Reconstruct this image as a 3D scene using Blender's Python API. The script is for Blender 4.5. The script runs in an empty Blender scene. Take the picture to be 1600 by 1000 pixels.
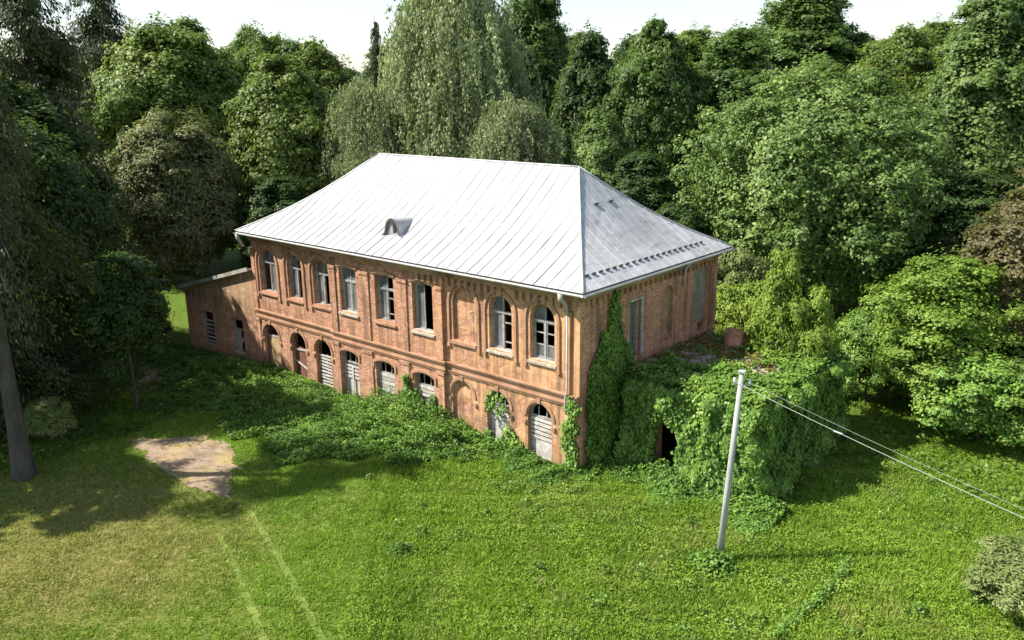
import bpy, math, random
import numpy as np
from mathutils import Vector, Matrix
from mathutils.geometry import tessellate_polygon

scene = bpy.context.scene
COL = scene.collection
rad = math.radians
PI = math.pi

# ------------------------------------------------------------------ camera
def make_camera():
    yaw, pitch, roll = 0.7132, 0.2712, -0.0118
    cy, sy, cp, sp = math.cos(yaw), math.sin(yaw), math.cos(pitch), math.sin(pitch)
    f = Vector((-sy * cp, cy * cp, -sp)); r = Vector((cy, sy, 0)); u = r.cross(f)
    r2 = r * math.cos(roll) + u * math.sin(roll)
    u2 = u * math.cos(roll) - r * math.sin(roll)
    cam = bpy.data.cameras.new('camera')
    o = bpy.data.objects.new('camera', cam); COL.objects.link(o)
    m = Matrix.Identity(4)
    for i in range(3):
        m[i][0] = r2[i]; m[i][1] = u2[i]; m[i][2] = -f[i]
    m[0][3], m[1][3], m[2][3] = 19.4315, -26.6019, 15.8997
    o.matrix_world = m
    cam.sensor_fit = 'HORIZONTAL'; cam.sensor_width = 36; cam.lens = 36 * 1331 / 1600
    cam.clip_start = 0.1; cam.clip_end = 2000
    scene.camera = o
make_camera()

# ------------------------------------------------------------------ light
SUN_EL, SUN_DIR = 48.0, (0.766, 0.643)         # horizontal direction the light travels
w = bpy.data.worlds.new('World'); scene.world = w; w.use_nodes = True
nt = w.node_tree; nt.nodes.clear()
sky = nt.nodes.new('ShaderNodeTexSky'); sky.sky_type = 'NISHITA'; sky.sun_disc = False
sky.sun_elevation = rad(SUN_EL)
sky.sun_rotation = math.atan2(-SUN_DIR[0], -SUN_DIR[1])
sky.air_density = 1.0; sky.dust_density = .6; sky.ozone_density = 1.0; sky.altitude = 150
bg = nt.nodes.new('ShaderNodeBackground'); bg.inputs['Strength'].default_value = 0.086
wo = nt.nodes.new('ShaderNodeOutputWorld')
hz = nt.nodes.new('ShaderNodeHueSaturation'); hz.inputs['Saturation'].default_value = .75      # thin white summer haze
nt.links.new(sky.outputs[0], hz.inputs['Color']); nt.links.new(hz.outputs[0], bg.inputs[0]); nt.links.new(bg.outputs[0], wo.inputs[0])
sl = bpy.data.lights.new('sun', 'SUN'); sl.energy = 4.1; sl.angle = rad(0.6); sl.color = (1.0, 0.94, 0.84)
so = bpy.data.objects.new('sun', sl); COL.objects.link(so)
d = Vector((SUN_DIR[0] * math.cos(rad(SUN_EL)), SUN_DIR[1] * math.cos(rad(SUN_EL)), -math.sin(rad(SUN_EL))))
so.rotation_euler = d.to_track_quat('-Z', 'Y').to_euler(); so.location = (-40, -40, 60)
scene.view_settings.view_transform = 'Standard'; scene.view_settings.look = 'None'
scene.view_settings.exposure = 1.25; scene.view_settings.gamma = 1; scene.view_settings.use_curve_mapping = False
scene.render.engine = 'CYCLES'
cy = scene.cycles
cy.use_denoising = True; cy.max_bounces = 6; cy.diffuse_bounces = 3; cy.glossy_bounces = 2
cy.transmission_bounces = 4; cy.transparent_max_bounces = 4; cy.use_adaptive_sampling = True

# ------------------------------------------------------------------ helpers: materials
def new_mat(name):
    m = bpy.data.materials.new(name); m.use_nodes = True
    n = m.node_tree.nodes; n.clear()
    out = n.new('ShaderNodeOutputMaterial')
    return m, n, m.node_tree.links, out

class NT:
    """small node helper"""
    def __init__(s, name):
        s.m, s.n, s.l, s.out = new_mat(name)
    def add(s, t, **kw):
        x = s.n.new(t)
        for k, v in kw.items(): setattr(x, k, v)
        return x
    def link(s, a, b): s.l.new(a, b)
    def val(s, sock, v):
        if hasattr(v, 'is_linked') or hasattr(v, 'links'): s.link(v, sock)
        else: sock.default_value = v
    def math(s, op, a, b=0.0, clamp=False):
        x = s.add('ShaderNodeMath', operation=op, use_clamp=clamp)
        s.val(x.inputs[0], a); s.val(x.inputs[1], b); return x.outputs[0]
    def noise(s, vec, scale, detail=4, rough=.55, dist=0.0):
        x = s.add('ShaderNodeTexNoise'); s.link(vec, x.inputs['Vector'])
        x.inputs['Scale'].default_value = scale; x.inputs['Detail'].default_value = detail
        x.inputs['Roughness'].default_value = rough; x.inputs['Distortion'].default_value = dist
        return x.outputs['Fac']
    def ramp(s, fac, stops, interp='LINEAR'):
        x = s.add('ShaderNodeValToRGB'); s.link(fac, x.inputs[0]); cr = x.color_ramp; cr.interpolation = interp
        while len(cr.elements) < len(stops): cr.elements.new(.5)
        for e, (p, c) in zip(cr.elements, stops):
            e.position = p; e.color = (c[0], c[1], c[2], 1) if hasattr(c, '__len__') else (c, c, c, 1)
        return x.outputs[0]
    def mix(s, fac, a, b, mode='MIX'):
        x = s.add('ShaderNodeMix', data_type='RGBA', blend_type=mode)
        s.val(x.inputs[0], fac)
        for sock, v in ((x.inputs[6], a), (x.inputs[7], b)):
            if isinstance(v, tuple): sock.default_value = (*v[:3], 1)
            else: s.link(v, sock)
        return x.outputs[2]
    def scalevec(s, vec, sc):
        x = s.add('ShaderNodeMapping'); s.link(vec, x.inputs[0]); x.inputs['Scale'].default_value = sc
        return x.outputs[0]
    def objco(s): return s.add('ShaderNodeTexCoord').outputs['Object']
    def pos(s): return s.add('ShaderNodeNewGeometry').outputs['Position']
    def finish(s, col, rough=.85, spec=.3, bump=None, bstr=.3, bdist=.02, metal=0.0):
        b = s.add('ShaderNodeBsdfPrincipled')
        if isinstance(col, tuple): b.inputs['Base Color'].default_value = (*col[:3], 1)
        else: s.link(col, b.inputs['Base Color'])
        s.val(b.inputs['Roughness'], rough); b.inputs['Specular IOR Level'].default_value = spec
        b.inputs['Metallic'].default_value = metal
        if bump is not None:
            k = s.add('ShaderNodeBump'); k.inputs['Strength'].default_value = bstr; k.inputs['Distance'].default_value = bdist
            s.link(bump, k.inputs['Height']); s.link(k.outputs[0], b.inputs['Normal'])
        s.link(b.outputs[0], s.out.inputs[0]); return s.m

def mat_wall(name, kind):
    t = NT(name); p = t.pos()
    sx = t.add('ShaderNodeSeparateXYZ'); t.link(p, sx.inputs[0])
    u = t.math('ADD', sx.outputs[0], sx.outputs[1])
    cb = t.add('ShaderNodeCombineXYZ'); t.link(u, cb.inputs[0]); t.link(sx.outputs[2], cb.inputs[1])
    br = t.add('ShaderNodeTexBrick'); t.link(cb.outputs[0], br.inputs['Vector'])
    br.inputs['Scale'].default_value = 1.0; br.inputs['Brick Width'].default_value = .27; br.inputs['Row Height'].default_value = .083
    br.inputs['Mortar Size'].default_value = .011; br.inputs['Bias'].default_value = -.05
    if kind == 'front':
        br.inputs['Color1'].default_value = (.54, .285, .19, 1); br.inputs['Color2'].default_value = (.30, .125, .082, 1)
    else:
        br.inputs['Color1'].default_value = (.52, .26, .165, 1); br.inputs['Color2'].default_value = (.30, .12, .078, 1)
    br.inputs['Mortar'].default_value = (.50, .40, .31, 1)
    n1 = t.noise(p, .9, 8, .70, .4)
    n2 = t.noise(p, .35, 4, .55)
    n3 = t.noise(p, 5.0, 5, .6)
    streak = t.noise(t.scalevec(p, (2.6, 2.6, .22)), 1.0, 5, .6)
    if kind == 'front':
        pl = t.ramp(n2, [(.3, (.40, .23, .145)), (.5, (.46, .27, .17)), (.7, (.52, .345, .235))])
        kept = t.math('ADD', t.math('MULTIPLY', sx.outputs[0], .25), 2.5, True)
        pl = t.mix(kept, pl, t.ramp(n2, [(.3, (.47, .285, .165)), (.5, (.55, .345, .20)), (.7, (.57, .37, .23))]))
    elif kind == 'grey':
        pl = t.ramp(n2, [(.3, (.24, .185, .12)), (.5, (.31, .235, .155)), (.7, (.35, .275, .185))])
    else:
        pl = t.ramp(n2, [(.3, (.42, .23, .125)), (.55, (.46, .28, .16)), (.75, (.44, .31, .21))])
    pk = {'front': (.51, .60), 'grey': (.50, .60), 'side': (.57, .64)}[kind]
    nm = n1
    if kind == 'grey': nm = t.math('ADD', n1, t.math('MULTIPLY', t.math('SUBTRACT', sx.outputs[2], 2.0), .07))
    if kind == 'front':                       # the plaster is best kept on the near third of the front
        nm = t.math('ADD', n1, t.math('MULTIPLY', t.math('ADD', t.math('MULTIPLY', sx.outputs[0], .09), .86, True), .22))
    mask = t.ramp(nm, [(pk[0], 0.0), (pk[1], 1.0)])
    col = t.mix(mask, br.outputs['Color'], pl)
    # fine tone variation
    col = t.mix(.5, col, t.ramp(n3, [(.25, .62), (.5, 1.0), (.8, 1.2)]), 'MULTIPLY')
    # vertical dirt streaks
    col = t.mix(t.ramp(streak, [(.46, 0.0), (.68, .8 if kind != 'grey' else .35)]), col, (.12, .085, .06))
    col = t.mix(t.ramp(t.noise(p, 1.25, 5, .7, .8), [(.54, 0.0), (.67, .5)]), col, (.17, .10, .07))
    # lime bloom
    col = t.mix(t.ramp(t.noise(p, 1.7, 6, .7, .6), [(.58, 0.0), (.68, .65)]), col, (.60, .49, .40))
    # rising damp / moss stain near the ground and a sooty band under the string course
    damp = t.math('MULTIPLY', t.ramp(sx.outputs[2], [(0.0, 1.0), (1.0, 0.0)]), t.ramp(n1, [(.35, 0.0), (.6, .8)]))
    col = t.mix(damp, col, (.20, .17, .08))
    z = sx.outputs[2]
    band = t.math('MULTIPLY', t.math('SUBTRACT', 1.0, t.math('ABSOLUTE', t.math('MULTIPLY', t.math('SUBTRACT', z, 3.25), 1.4)), True), t.ramp(streak, [(.38, 0.0), (.62, .75)]))
    col = t.mix(band, col, (.16, .10, .06))
    bf = t.math('MULTIPLY', br.outputs['Fac'], t.math('SUBTRACT', 1.0, mask))
    h = t.math('ADD', t.math('MULTIPLY', bf, -.6), t.math('ADD', n3, t.math('MULTIPLY', mask, .5)))
    col = t.mix(1.0, col, (1.34, 1.16, 1.06) if kind == 'side' else (1.15, 1.03, .95) if kind == 'front' else (1.35, 1.18, 1.05), 'MULTIPLY')      # overall gain that brightens each kind of wall
    return t.finish(col, .92, .15, h, .7, .035)

def mat_simple(name, c1, c2, scale=3, rough=.8, spec=.3, stretch=(1, 1, 1), bstr=.25, dirt=None, metal=0.0):
    t = NT(name); p = t.scalevec(t.pos(), stretch)
    f = t.noise(p, scale, 5, .6)
    col = t.ramp(f, [(.3, c1), (.7, c2)])
    if dirt:
        col = t.mix(t.ramp(t.noise(t.pos(), scale * .37, 5, .65), [(.48, 0.0), (.68, .8)]), col, dirt)
    return t.finish(col, rough, spec, f, bstr, .01, metal)

def mat_leaf(name, c1, c2, c3=None, trans=.4, rough=.5, scale=.25, spread=.3, isl=.55):
    """leaf tissue: colour differs leaf by leaf, clump by clump and plant by plant"""
    t = NT(name)
    g = t.add('ShaderNodeNewGeometry'); oi = t.add('ShaderNodeObjectInfo')
    n = t.noise(g.outputs['Position'], scale, 3, .6)
    f = t.math('ADD', t.math('MULTIPLY', g.outputs['Random Per Island'], isl), t.math('SUBTRACT', t.math('MULTIPLY', n, 1.5), .275 + isl / 2), True)
    stops = [(.15, c1), (.85, c2)] if c3 is None else [(.1, c1), (.6, c2), (.98, c3)]
    col = t.ramp(f, stops)
    hs = t.add('ShaderNodeHueSaturation'); t.link(col, hs.inputs['Color'])
    hs.inputs['Hue'].default_value = .5
    t.link(t.math('ADD', t.math('MULTIPLY', oi.outputs['Random'], spread), 1 - spread / 2), hs.inputs['Value'])
    b = t.add('ShaderNodeBsdfPrincipled'); t.link(hs.outputs[0], b.inputs['Base Color'])
    b.inputs['Roughness'].default_value = rough; b.inputs['Specular IOR Level'].default_value = .28
    tr = t.add('ShaderNodeBsdfTranslucent')
    t.link(t.mix(.45, hs.outputs[0], (.20, .30, .03)), tr.inputs['Color'])
    mx = t.add('ShaderNodeMixShader'); mx.inputs[0].default_value = trans
    t.link(b.outputs[0], mx.inputs[1]); t.link(tr.outputs[0], mx.inputs[2]); t.link(mx.outputs[0], t.out.inputs[0])
    return t.m

def mat_zinc():
    t = NT('galvanised_sheet'); p = t.pos(); oi = t.add('ShaderNodeObjectInfo')
    n = t.noise(p, .45, 5, .6, .3); n2 = t.noise(t.scalevec(p, (3, .6, .6)), 1.5, 5, .65)
    col = t.ramp(n, [(.3, (.38, .385, .39)), (.5, (.50, .50, .505)), (.75, (.55, .55, .55))])
    col = t.mix(t.ramp(n2, [(.52, 0.0), (.72, .7)]), col, (.22, .22, .22))
    col = t.mix(t.ramp(t.noise(p, .30, 5, .62, .5), [(.52, 0.0), (.64, .45)]), col, (.27, .27, .275))
    rust = t.ramp(t.noise(t.scalevec(p, (5, .5, .5)), 1.1, 5, .7), [(.62, 0.0), (.72, .45)])
    col = t.mix(rust, col, (.26, .19, .14))
    v = t.math('ADD', t.math('MULTIPLY', oi.outputs['Random'], .16), .88)
    vv = t.add('ShaderNodeCombineColor'); [t.link(v, vv.inputs[i]) for i in range(3)]
    col = t.mix(1.0, col, vv.outputs[0], 'MULTIPLY')
    return t.finish(col, t.math('ADD', t.math('MULTIPLY', n, .25), .38), .5, t.noise(p, 1.6, 4, .6), .35, .05, .15)

M = {}
M['front'] = mat_wall('terracotta_plaster', 'front')
M['side'] = mat_wall('weathered_brick', 'side')
M['grey'] = mat_wall('grey_brown_render', 'grey')
M['trim'] = mat_simple('ochre_trim', (.36, .20, .125), (.46, .28, .18), 2.0, .9, .15, dirt=(.22, .125, .07))
M['dirtytrim'] = mat_simple('sooty_trim', (.30, .17, .10), (.50, .31, .18), 1.6, .9, .15, dirt=(.10, .07, .05))
M['zinc'] = mat_zinc()
M['gutter'] = mat_simple('gutter_zinc', (.42, .42, .42), (.62, .62, .61), 2, .5, .4)
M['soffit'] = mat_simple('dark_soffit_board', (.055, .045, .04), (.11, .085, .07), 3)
M['pipe'] = mat_simple('dull_white_pipe', (.34, .33, .31), (.50, .48, .45), 3, .6)
M['frame'] = mat_simple('flaking_white_paint', (.22, .22, .21), (.43, .42, .395), 5, .7, .3, dirt=(.12, .115, .10))
M['plank'] = mat_simple('weathered_white_plank', (.40, .375, .34), (.64, .61, .57), 6, .8, .2, (1, 1, 1), .3, (.33, .28, .24))
M['greyplank'] = mat_simple('grey_plank', (.27, .25, .23), (.48, .45, .41), 6, .85, .2)
M['redboard'] = mat_simple('red_brown_board', (.14, .065, .045), (.24, .11, .08), 5)
M['ochreboard'] = mat_simple('rusty_ochre_sheet', (.30, .19, .085), (.55, .42, .24), 2.4, .85, .2, dirt=(.22, .11, .05))
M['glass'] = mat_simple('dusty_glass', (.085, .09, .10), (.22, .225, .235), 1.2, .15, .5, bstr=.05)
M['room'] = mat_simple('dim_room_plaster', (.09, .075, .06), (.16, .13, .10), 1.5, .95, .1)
M['sillwhite'] = mat_simple('crumbling_sill', (.30, .24, .18), (.60, .55, .48), 6, .9, .2, dirt=(.30, .19, .12))
M['greyplaster'] = mat_simple('old_grey_plaster', (.26, .22, .18), (.46, .41, .35), 1.8, .9, .15, dirt=(.20, .13, .09))
M['concrete'] = mat_simple('mossy_concrete', (.26, .25, .21), (.45, .43, .38), 2.5, .95, .15, dirt=(.13, .13, .06))
M['greendoor'] = mat_simple('faded_green_door', (.085, .12, .10), (.17, .21, .18), 5, .75)
M['pole'] = mat_simple('pale_concrete_pole', (.30, .31, .295), (.46, .47, .455), 3, .85, .2, (1, 1, .4), .3, (.27, .27, .25))
M['wire'] = mat_simple('aluminium_wire', (.34, .36, .36), (.46, .47, .46), 4, .5, .4)
M['porcelain'] = mat_simple('porcelain', (.55, .55, .53), (.75, .75, .72), 4, .3, .5)
M['bark'] = mat_simple('bark', (.055, .045, .035), (.13, .105, .08), 3, .95, .1, (1, 1, .25), .8)
M['barkgrey'] = mat_simple('grey_bark', (.05, .046, .04), (.12, .11, .095), 3, .95, .1, (1, 1, .25), .8)
M['barkwhite'] = mat_simple('birch_bark', (.35, .34, .32), (.62, .61, .58), 3, .8, .1, (.3, .3, 2), .4, (.06, .05, .045))
M['dirt'] = mat_simple('bare_earth', (.20, .145, .10), (.36, .275, .195), 1.8, .95, .1, bstr=.6, dirt=(.36, .27, .11))
M['track'] = mat_simple('worn_track', (.10, .155, .03), (.19, .235, .06), 2.5, .95, .1, bstr=.5)
M['pathbrick'] = mat_simple('pink_rubble_path', (.25, .15, .11), (.42, .30, .24), 2.5, .95, .1, bstr=.6)

# ------------------------------------------------------------------ helpers: objects
BASE = {}                                        # world origin of every top-level thing
def thing(name, label, cat, loc, group=None):
    o = bpy.data.objects.new(name, None); COL.objects.link(o); o.location = loc
    o.empty_display_size = .3
    o['label'] = label; o['category'] = cat
    if group: o['group'] = group
    BASE[o.name] = Vector(loc); return o
def tag(o, label, cat, group=None):
    o['label'] = label; o['category'] = cat
    if group: o['group'] = group
    return o

class MB:
    def __init__(s): s.v = []; s.f = []; s.smooth = False
    def quad(s, a, b, c, d):
        i = len(s.v); s.v += [tuple(a), tuple(b), tuple(c), tuple(d)]; s.f.append((i, i + 1, i + 2, i + 3))
    def tri(s, a, b, c):
        i = len(s.v); s.v += [tuple(a), tuple(b), tuple(c)]; s.f.append((i, i + 1, i + 2))
    def box(s, x0, x1, y0, y1, z0, z1):
        i = len(s.v)
        s.v += [(x0, y0, z0), (x1, y0, z0), (x1, y1, z0), (x0, y1, z0), (x0, y0, z1), (x1, y0, z1), (x1, y1, z1), (x0, y1, z1)]
        s.f += [(i, i + 3, i + 2, i + 1), (i + 4, i + 5, i + 6, i + 7), (i, i + 1, i + 5, i + 4), (i + 1, i + 2, i + 6, i + 5), (i + 2, i + 3, i + 7, i + 6), (i + 3, i, i + 4, i + 7)]
    def obox(s, c, ax, ay, az):                  # centre and three half axes
        c, ax, ay, az = map(Vector, (c, ax, ay, az)); i = len(s.v)
        for sz in (-1, 1):
            for sx_, sy_ in ((-1, -1), (1, -1), (1, 1), (-1, 1)): s.v.append(tuple(c + ax * sx_ + ay * sy_ + az * sz))
        s.f += [(i, i + 3, i + 2, i + 1), (i + 4, i + 5, i + 6, i + 7), (i, i + 1, i + 5, i + 4), (i + 1, i + 2, i + 6, i + 5), (i + 2, i + 3, i + 7, i + 6), (i + 3, i, i + 4, i + 7)]
    def tube(s, pts, radii, n=6, caps=True):
        pts = [Vector(p) for p in pts]; rings = []
        for k, p in enumerate(pts):
            t = (pts[min(k + 1, len(pts) - 1)] - pts[max(k - 1, 0)]).normalized()
            a = t.cross(Vector((0, 1, 0)) if abs(t.y) < .9 else Vector((1, 0, 0))).normalized(); b = t.cross(a)
            i = len(s.v); r = radii[k] if hasattr(radii, '__len__') else radii
            s.v += [tuple(p + (a * math.cos(2 * PI * j / n) + b * math.sin(2 * PI * j / n)) * r) for j in range(n)]
            rings.append(i)
        for i0, i1 in zip(rings, rings[1:]):
            for j in range(n): s.f.append((i0 + j, i0 + (j + 1) % n, i1 + (j + 1) % n, i1 + j))
        if caps:
            s.f.append(tuple(range(rings[0], rings[0] + n))[::-1]); s.f.append(tuple(range(rings[-1], rings[-1] + n)))
    def build(s, name, mat, parent=None, root=None, smooth=False):
        off = BASE[root.name] if root is not None else Vector((0, 0, 0))
        me = bpy.data.meshes.new(name)
        me.from_pydata([(x - off.x, y - off.y, z - off.z) for x, y, z in s.v], [], s.f)
        me.materials.append(mat)
        if smooth: me.polygons.foreach_set('use_smooth', [True] * len(me.polygons))
        o = bpy.data.objects.new(name, me); COL.objects.link(o)
        if parent is not None: o.parent = parent
        return o

class Plane:
    """a wall: u runs along it, z up, d is out of it"""
    def __init__(s, o, u, n): s.o, s.u, s.n = Vector(o), Vector(u), Vector(n)
    def P(s, u, z, d=0.0): return s.o + s.u * u + s.n * d + Vector((0, 0, z))
    def box(s, mb, u0, u1, z0, z1, d0, d1):
        mb.obox(s.P((u0 + u1) / 2, (z0 + z1) / 2, (d0 + d1) / 2), s.u * ((u1 - u0) / 2), s.n * ((d1 - d0) / 2), (0, 0, (z1 - z0) / 2))
    def poly(s, mb, outer, holes, d):
        loops = [[Vector((a, b, 0)) for a, b in L] for L in [outer] + holes]
        flat = [q for L in loops for q in L]; i = len(mb.v)
        mb.v += [tuple(s.P(q.x, q.y, d)) for q in flat]
        mb.f += [tuple(i + k for k in t) for t in tessellate_polygon(loops)]
    def reveal(s, mb, hole, d0, d1, closed=True):
        n = len(hole)
        for k in range(n if closed else n - 1):
            a, b = hole[k], hole[(k + 1) % n]
            mb.quad(s.P(*a, d0), s.P(*b, d0), s.P(*b, d1), s.P(*a, d1))
    def ring(s, mb, A, B, d0, d1, closed=True):
        n = len(A)
        for k in range(n if closed else n - 1):
            j = (k + 1) % n
            mb.quad(s.P(*A[k], d1), s.P(*A[j], d1), s.P(*B[j], d1), s.P(*B[k], d1))
        s.reveal(mb, A, d0, d1, closed); s.reveal(mb, B, d0, d1, closed)

def opening(u0, u1, zb, zt, kind, n=12):
    """from bottom left up, over and down to bottom right"""
    pts = [(u0, zb)]
    w_ = u1 - u0; uc = (u0 + u1) / 2
    if kind == 'arch':
        r = w_ / 2; zs = zt - r
        pts += [(uc - r * math.cos(PI * k / n), zs + r * math.sin(PI * k / n)) for k in range(n + 1)]
    elif kind in ('seg', 'flat'):
        rise = .2 if kind == 'seg' else .07; R_ = (w_ * w_ / 4 + rise * rise) / (2 * rise); a = math.asin(w_ / 2 / R_)
        pts += [(uc + R_ * math.sin(-a + 2 * a * k / n), zt - R_ + R_ * math.cos(-a + 2 * a * k / n)) for k in range(n + 1)]
    else:
        pts += [(u0, zt), (u1, zt)]
    pts.append((u1, zb)); return pts

# ------------------------------------------------------------------ terrain
def gz(x, y):
    x = np.asarray(x, float); y = np.asarray(y, float)
    b = .06 * np.sin(.55 * x + .3 * y + 1) + .05 * np.sin(.9 * y - .4 * x) + .03 * np.sin(1.7 * x + 1.1 * y)
    s = -.075 * np.clip(-23 - x, 0, 12)
    return b * .8 + s - .03

def mesh_np(name, V, F, mat, smooth=False):
    V = np.asarray(V, np.float32); F = np.asarray(F, np.int32); k = F.shape[1]
    me = bpy.data.meshes.new(name)
    me.vertices.add(len(V)); me.vertices.foreach_set('co', V.ravel())
    me.loops.add(F.size); me.loops.foreach_set('vertex_index', F.ravel())
    me.polygons.add(len(F)); me.polygons.foreach_set('loop_start', np.arange(0, F.size, k, dtype=np.int32))
    try: me.polygons.foreach_set('loop_total', np.full(len(F), k, np.int32))
    except Exception: pass
    if smooth: me.polygons.foreach_set('use_smooth', np.ones(len(F), bool))
    me.materials.append(mat); me.update(calc_edges=True)
    return me
def link(name, me, parent=None):
    o = bpy.data.objects.new(name, me); COL.objects.link(o)
    if parent is not None: o.parent = parent
    return o

def mat_ground():
    t = NT('meadow_soil'); p = t.pos()
    sx = t.add('ShaderNodeSeparateXYZ'); t.link(p, sx.inputs[0]); X, Y = sx.outputs[0], sx.outputs[1]
    n = t.noise(p, .6, 6, .65); n2 = t.noise(p, 3.5, 5, .65)
    lush = t.ramp(n2, [(.3, (.06, .10, .014)), (.6, (.11, .17, .024)), (.8, (.16, .21, .04))])
    dry = t.ramp(n2, [(.3, (.10, .10, .025)), (.6, (.20, .18, .06)), (.8, (.30, .25, .11))])
    # mown lawn to the left of the track is drier
    ex = t.math('MULTIPLY', t.math('ADD', X, 11.0), .8); ey = t.math('ADD', Y, 16.0)
    dist = t.math('SQRT', t.math('ADD', t.math('MULTIPLY', ex, ex), t.math('MULTIPLY', ey, ey)))
    dm = t.math('MULTIPLY', t.math('ADD', t.math('SUBTRACT', 7.6, dist), t.math('MULTIPLY', t.math('SUBTRACT', n, .5), 9.0)), .22, True)
    col = t.mix(dm, lush, dry)
    return t.finish(col, .95, .1, n2, .6, .05)
M['ground'] = mat_ground()

def make_ground():
    a = np.concatenate([np.linspace(-700, -62, 16), np.arange(-60, 45.1, .6), np.linspace(48, 700, 16)])
    b = np.concatenate([np.linspace(-700, -47, 16), np.arange(-45, 70.1, .6), np.linspace(73, 700, 16)])
    X, Y = np.meshgrid(a, b); Z = gz(X, Y)
    V = np.stack([X, Y, Z], -1).reshape(-1, 3); nx, ny = len(a), len(b)
    i = (np.arange(ny - 1)[:, None] * nx + np.arange(nx - 1)[None]).ravel()
    F = np.stack([i, i + 1, i + nx + 1, i + nx], 1)
    o = link('ground', mesh_np('ground', V, F, M['ground'], True)); o['kind'] = 'structure'
make_ground()

def inside(poly, x, y):
    c_ = np.zeros(len(x), bool); n = len(poly)
    for i in range(n):
        x0, y0 = poly[i]; x1, y1 = poly[(i + 1) % n]
        k = ((y0 > y) != (y1 > y)) & (x < (x1 - x0) * (y - y0) / (y1 - y0 + 1e-12) + x0); c_ ^= k
    return c_
def sheet(name, outline, mat, lift=.02, label=None):
    """thin patch of another ground that follows the terrain"""
    pts = [tuple(q) for q in np.array(outline, float)]; A = np.array(pts); st = .16
    gx = np.arange(A[:, 0].min(), A[:, 0].max(), st); gy = np.arange(A[:, 1].min(), A[:, 1].max(), st)
    X, Y = np.meshgrid(gx, gy); ok = inside(pts, X.ravel(), Y.ravel()).reshape(X.shape)
    mb = MB(); idx = {}
    def vid(i, j):
        if (i, j) not in idx:
            idx[(i, j)] = len(mb.v); x, y = X[i, j], Y[i, j]
            mb.v.append((x, y, float(gz(x, y)) + lift + .012 * math.sin(x * 5.1) * math.sin(y * 6.3)))
        return idx[(i, j)]
    for i in range(X.shape[0] - 1):
        for j in range(X.shape[1] - 1):
            if ok[i, j]: mb.f.append((vid(i, j), vid(i, j + 1), vid(i + 1, j + 1), vid(i + 1, j)))
    o = mb.build(name, mat, smooth=True); o['kind'] = 'structure'; return o
rng = np.random.default_rng(5)
def rough_outline(pts, amp=.25, sub=6):
    out = []
    for k in range(len(pts)):
        a, b = np.array(pts[k]), np.array(pts[(k + 1) % len(pts)])
        for s_ in range(sub): out.append(a + (b - a) * s_ / sub + rng.normal(0, amp, 2))
    return out
DIRT = [(-18.6, -10.4), (-16.0, -7.9), (-14.3, -7.6), (-12.6, -8.4), (-10.3, -10.0), (-9.9, -10.8), (-11.6, -11.0), (-14.6, -11.1)]
sheet('dirt_patch', rough_outline(DIRT, .16), M['dirt'], .025)
sheet('rubble_path', rough_outline([(-30.5, -4.5), (-28.6, -2.2), (-27.6, -2.4), (-25.4, -5.2), (-24.6, -6.8), (-25.8, -7.0), (-27.6, -5.2)], .2), M['pathbrick'], .02)
sheet('bare_spot', rough_outline([(3.6, -7.4), (5.2, -6.9), (6.0, -7.6), (4.4, -8.2)], .2), M['dirt'], .02)
def ribbon(name, path, width, mat, lift=.018):
    mb = MB(); P_ = []
    for (a, b) in zip(path, path[1:]):
        for s_ in np.linspace(0, 1, 10)[:-1]: P_.append(np.array(a) * (1 - s_) + np.array(b) * s_)
    P_.append(np.array(path[-1]))
    for k, q in enumerate(P_):
        t = P_[min(k + 1, len(P_) - 1)] - P_[max(k - 1, 0)]; t /= np.linalg.norm(t); nrm = np.array([-t[1], t[0]])
        for s_ in (-1, 1):
            x, y = q + nrm * s_ * width / 2 * rng.uniform(.75, 1.25)
            mb.v.append((x, y, float(gz(x, y)) + lift))
    for k in range(len(P_) - 1): mb.f.append((2 * k, 2 * k + 1, 2 * k + 3, 2 * k + 2))
    o = mb.build(name, mat, smooth=True); o['kind'] = 'structure'
TRACKS = [[(-8.4, -10.5), (-3.77, -12.1), (.78, -13.8), (4.0, -15.0)], [(-7.5, -12.3), (-4.2, -13.5), (-.64, -14.9), (2.0, -15.9)], [(-1.1, -9.8), (2.3, -11.7), (3.6, -12.5)]]
for tr in TRACKS: ribbon('wheel_track', tr, .24, M['track'])

# ------------------------------------------------------------------ the brick house
L, W, HE, HR = 23.255, 11.43, 8.0, 12.1
OV, RL, RR = .55, 5.41, 4.85
house = thing('brick_house', 'abandoned two storey brick house with pale sheet metal hip roof', 'house', (-L / 2, W / 2, 0))
def part(mb, name, mat, parent=None, smooth=False): return mb.build(name, mat, parent or house, house, smooth)
SECT = [(-L, -15.85, 0.0), (-15.85, -7.65, .15), (-7.65, 0.0, 0.0)]
FR = Plane((0, 0, 0), (1, 0, 0), (0, -1, 0))
RT = Plane((0, 0, 0), (0, 1, 0), (1, 0, 0))
UP = [(-22.57, -20.98, 'arch'), (-19.88, -18.58, 'arch'), (-17.58, -16.20, 'arch'), (-15.14, -13.80, 'flat'), (-12.36, -10.98, 'flat'), (-9.68, -8.30, 'flat'), (-7.15, -5.77, 'arch'), (-4.92, -3.60, 'arch'), (-2.59, -1.27, 'arch')]
LO = [(-22.70, -21.20, 'arch'), (-20.02, -18.70, 'arch'), (-17.82, -16.45, 'arch'), (-15.40, -14.00, 'seg'), (-12.60, -11.22, 'seg'), (-9.76, -8.40, 'seg'), (-7.32, -5.98, 'arch'), (-5.14, -3.80, 'arch'), (-2.74, -1.42, 'arch')]
ZU = {'arch': (4.60, 7.07), 'flat': (4.66, 6.98)}
ZL = {'arch': (-.15, 2.64), 'seg': (-.2, 2.54)}
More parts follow.
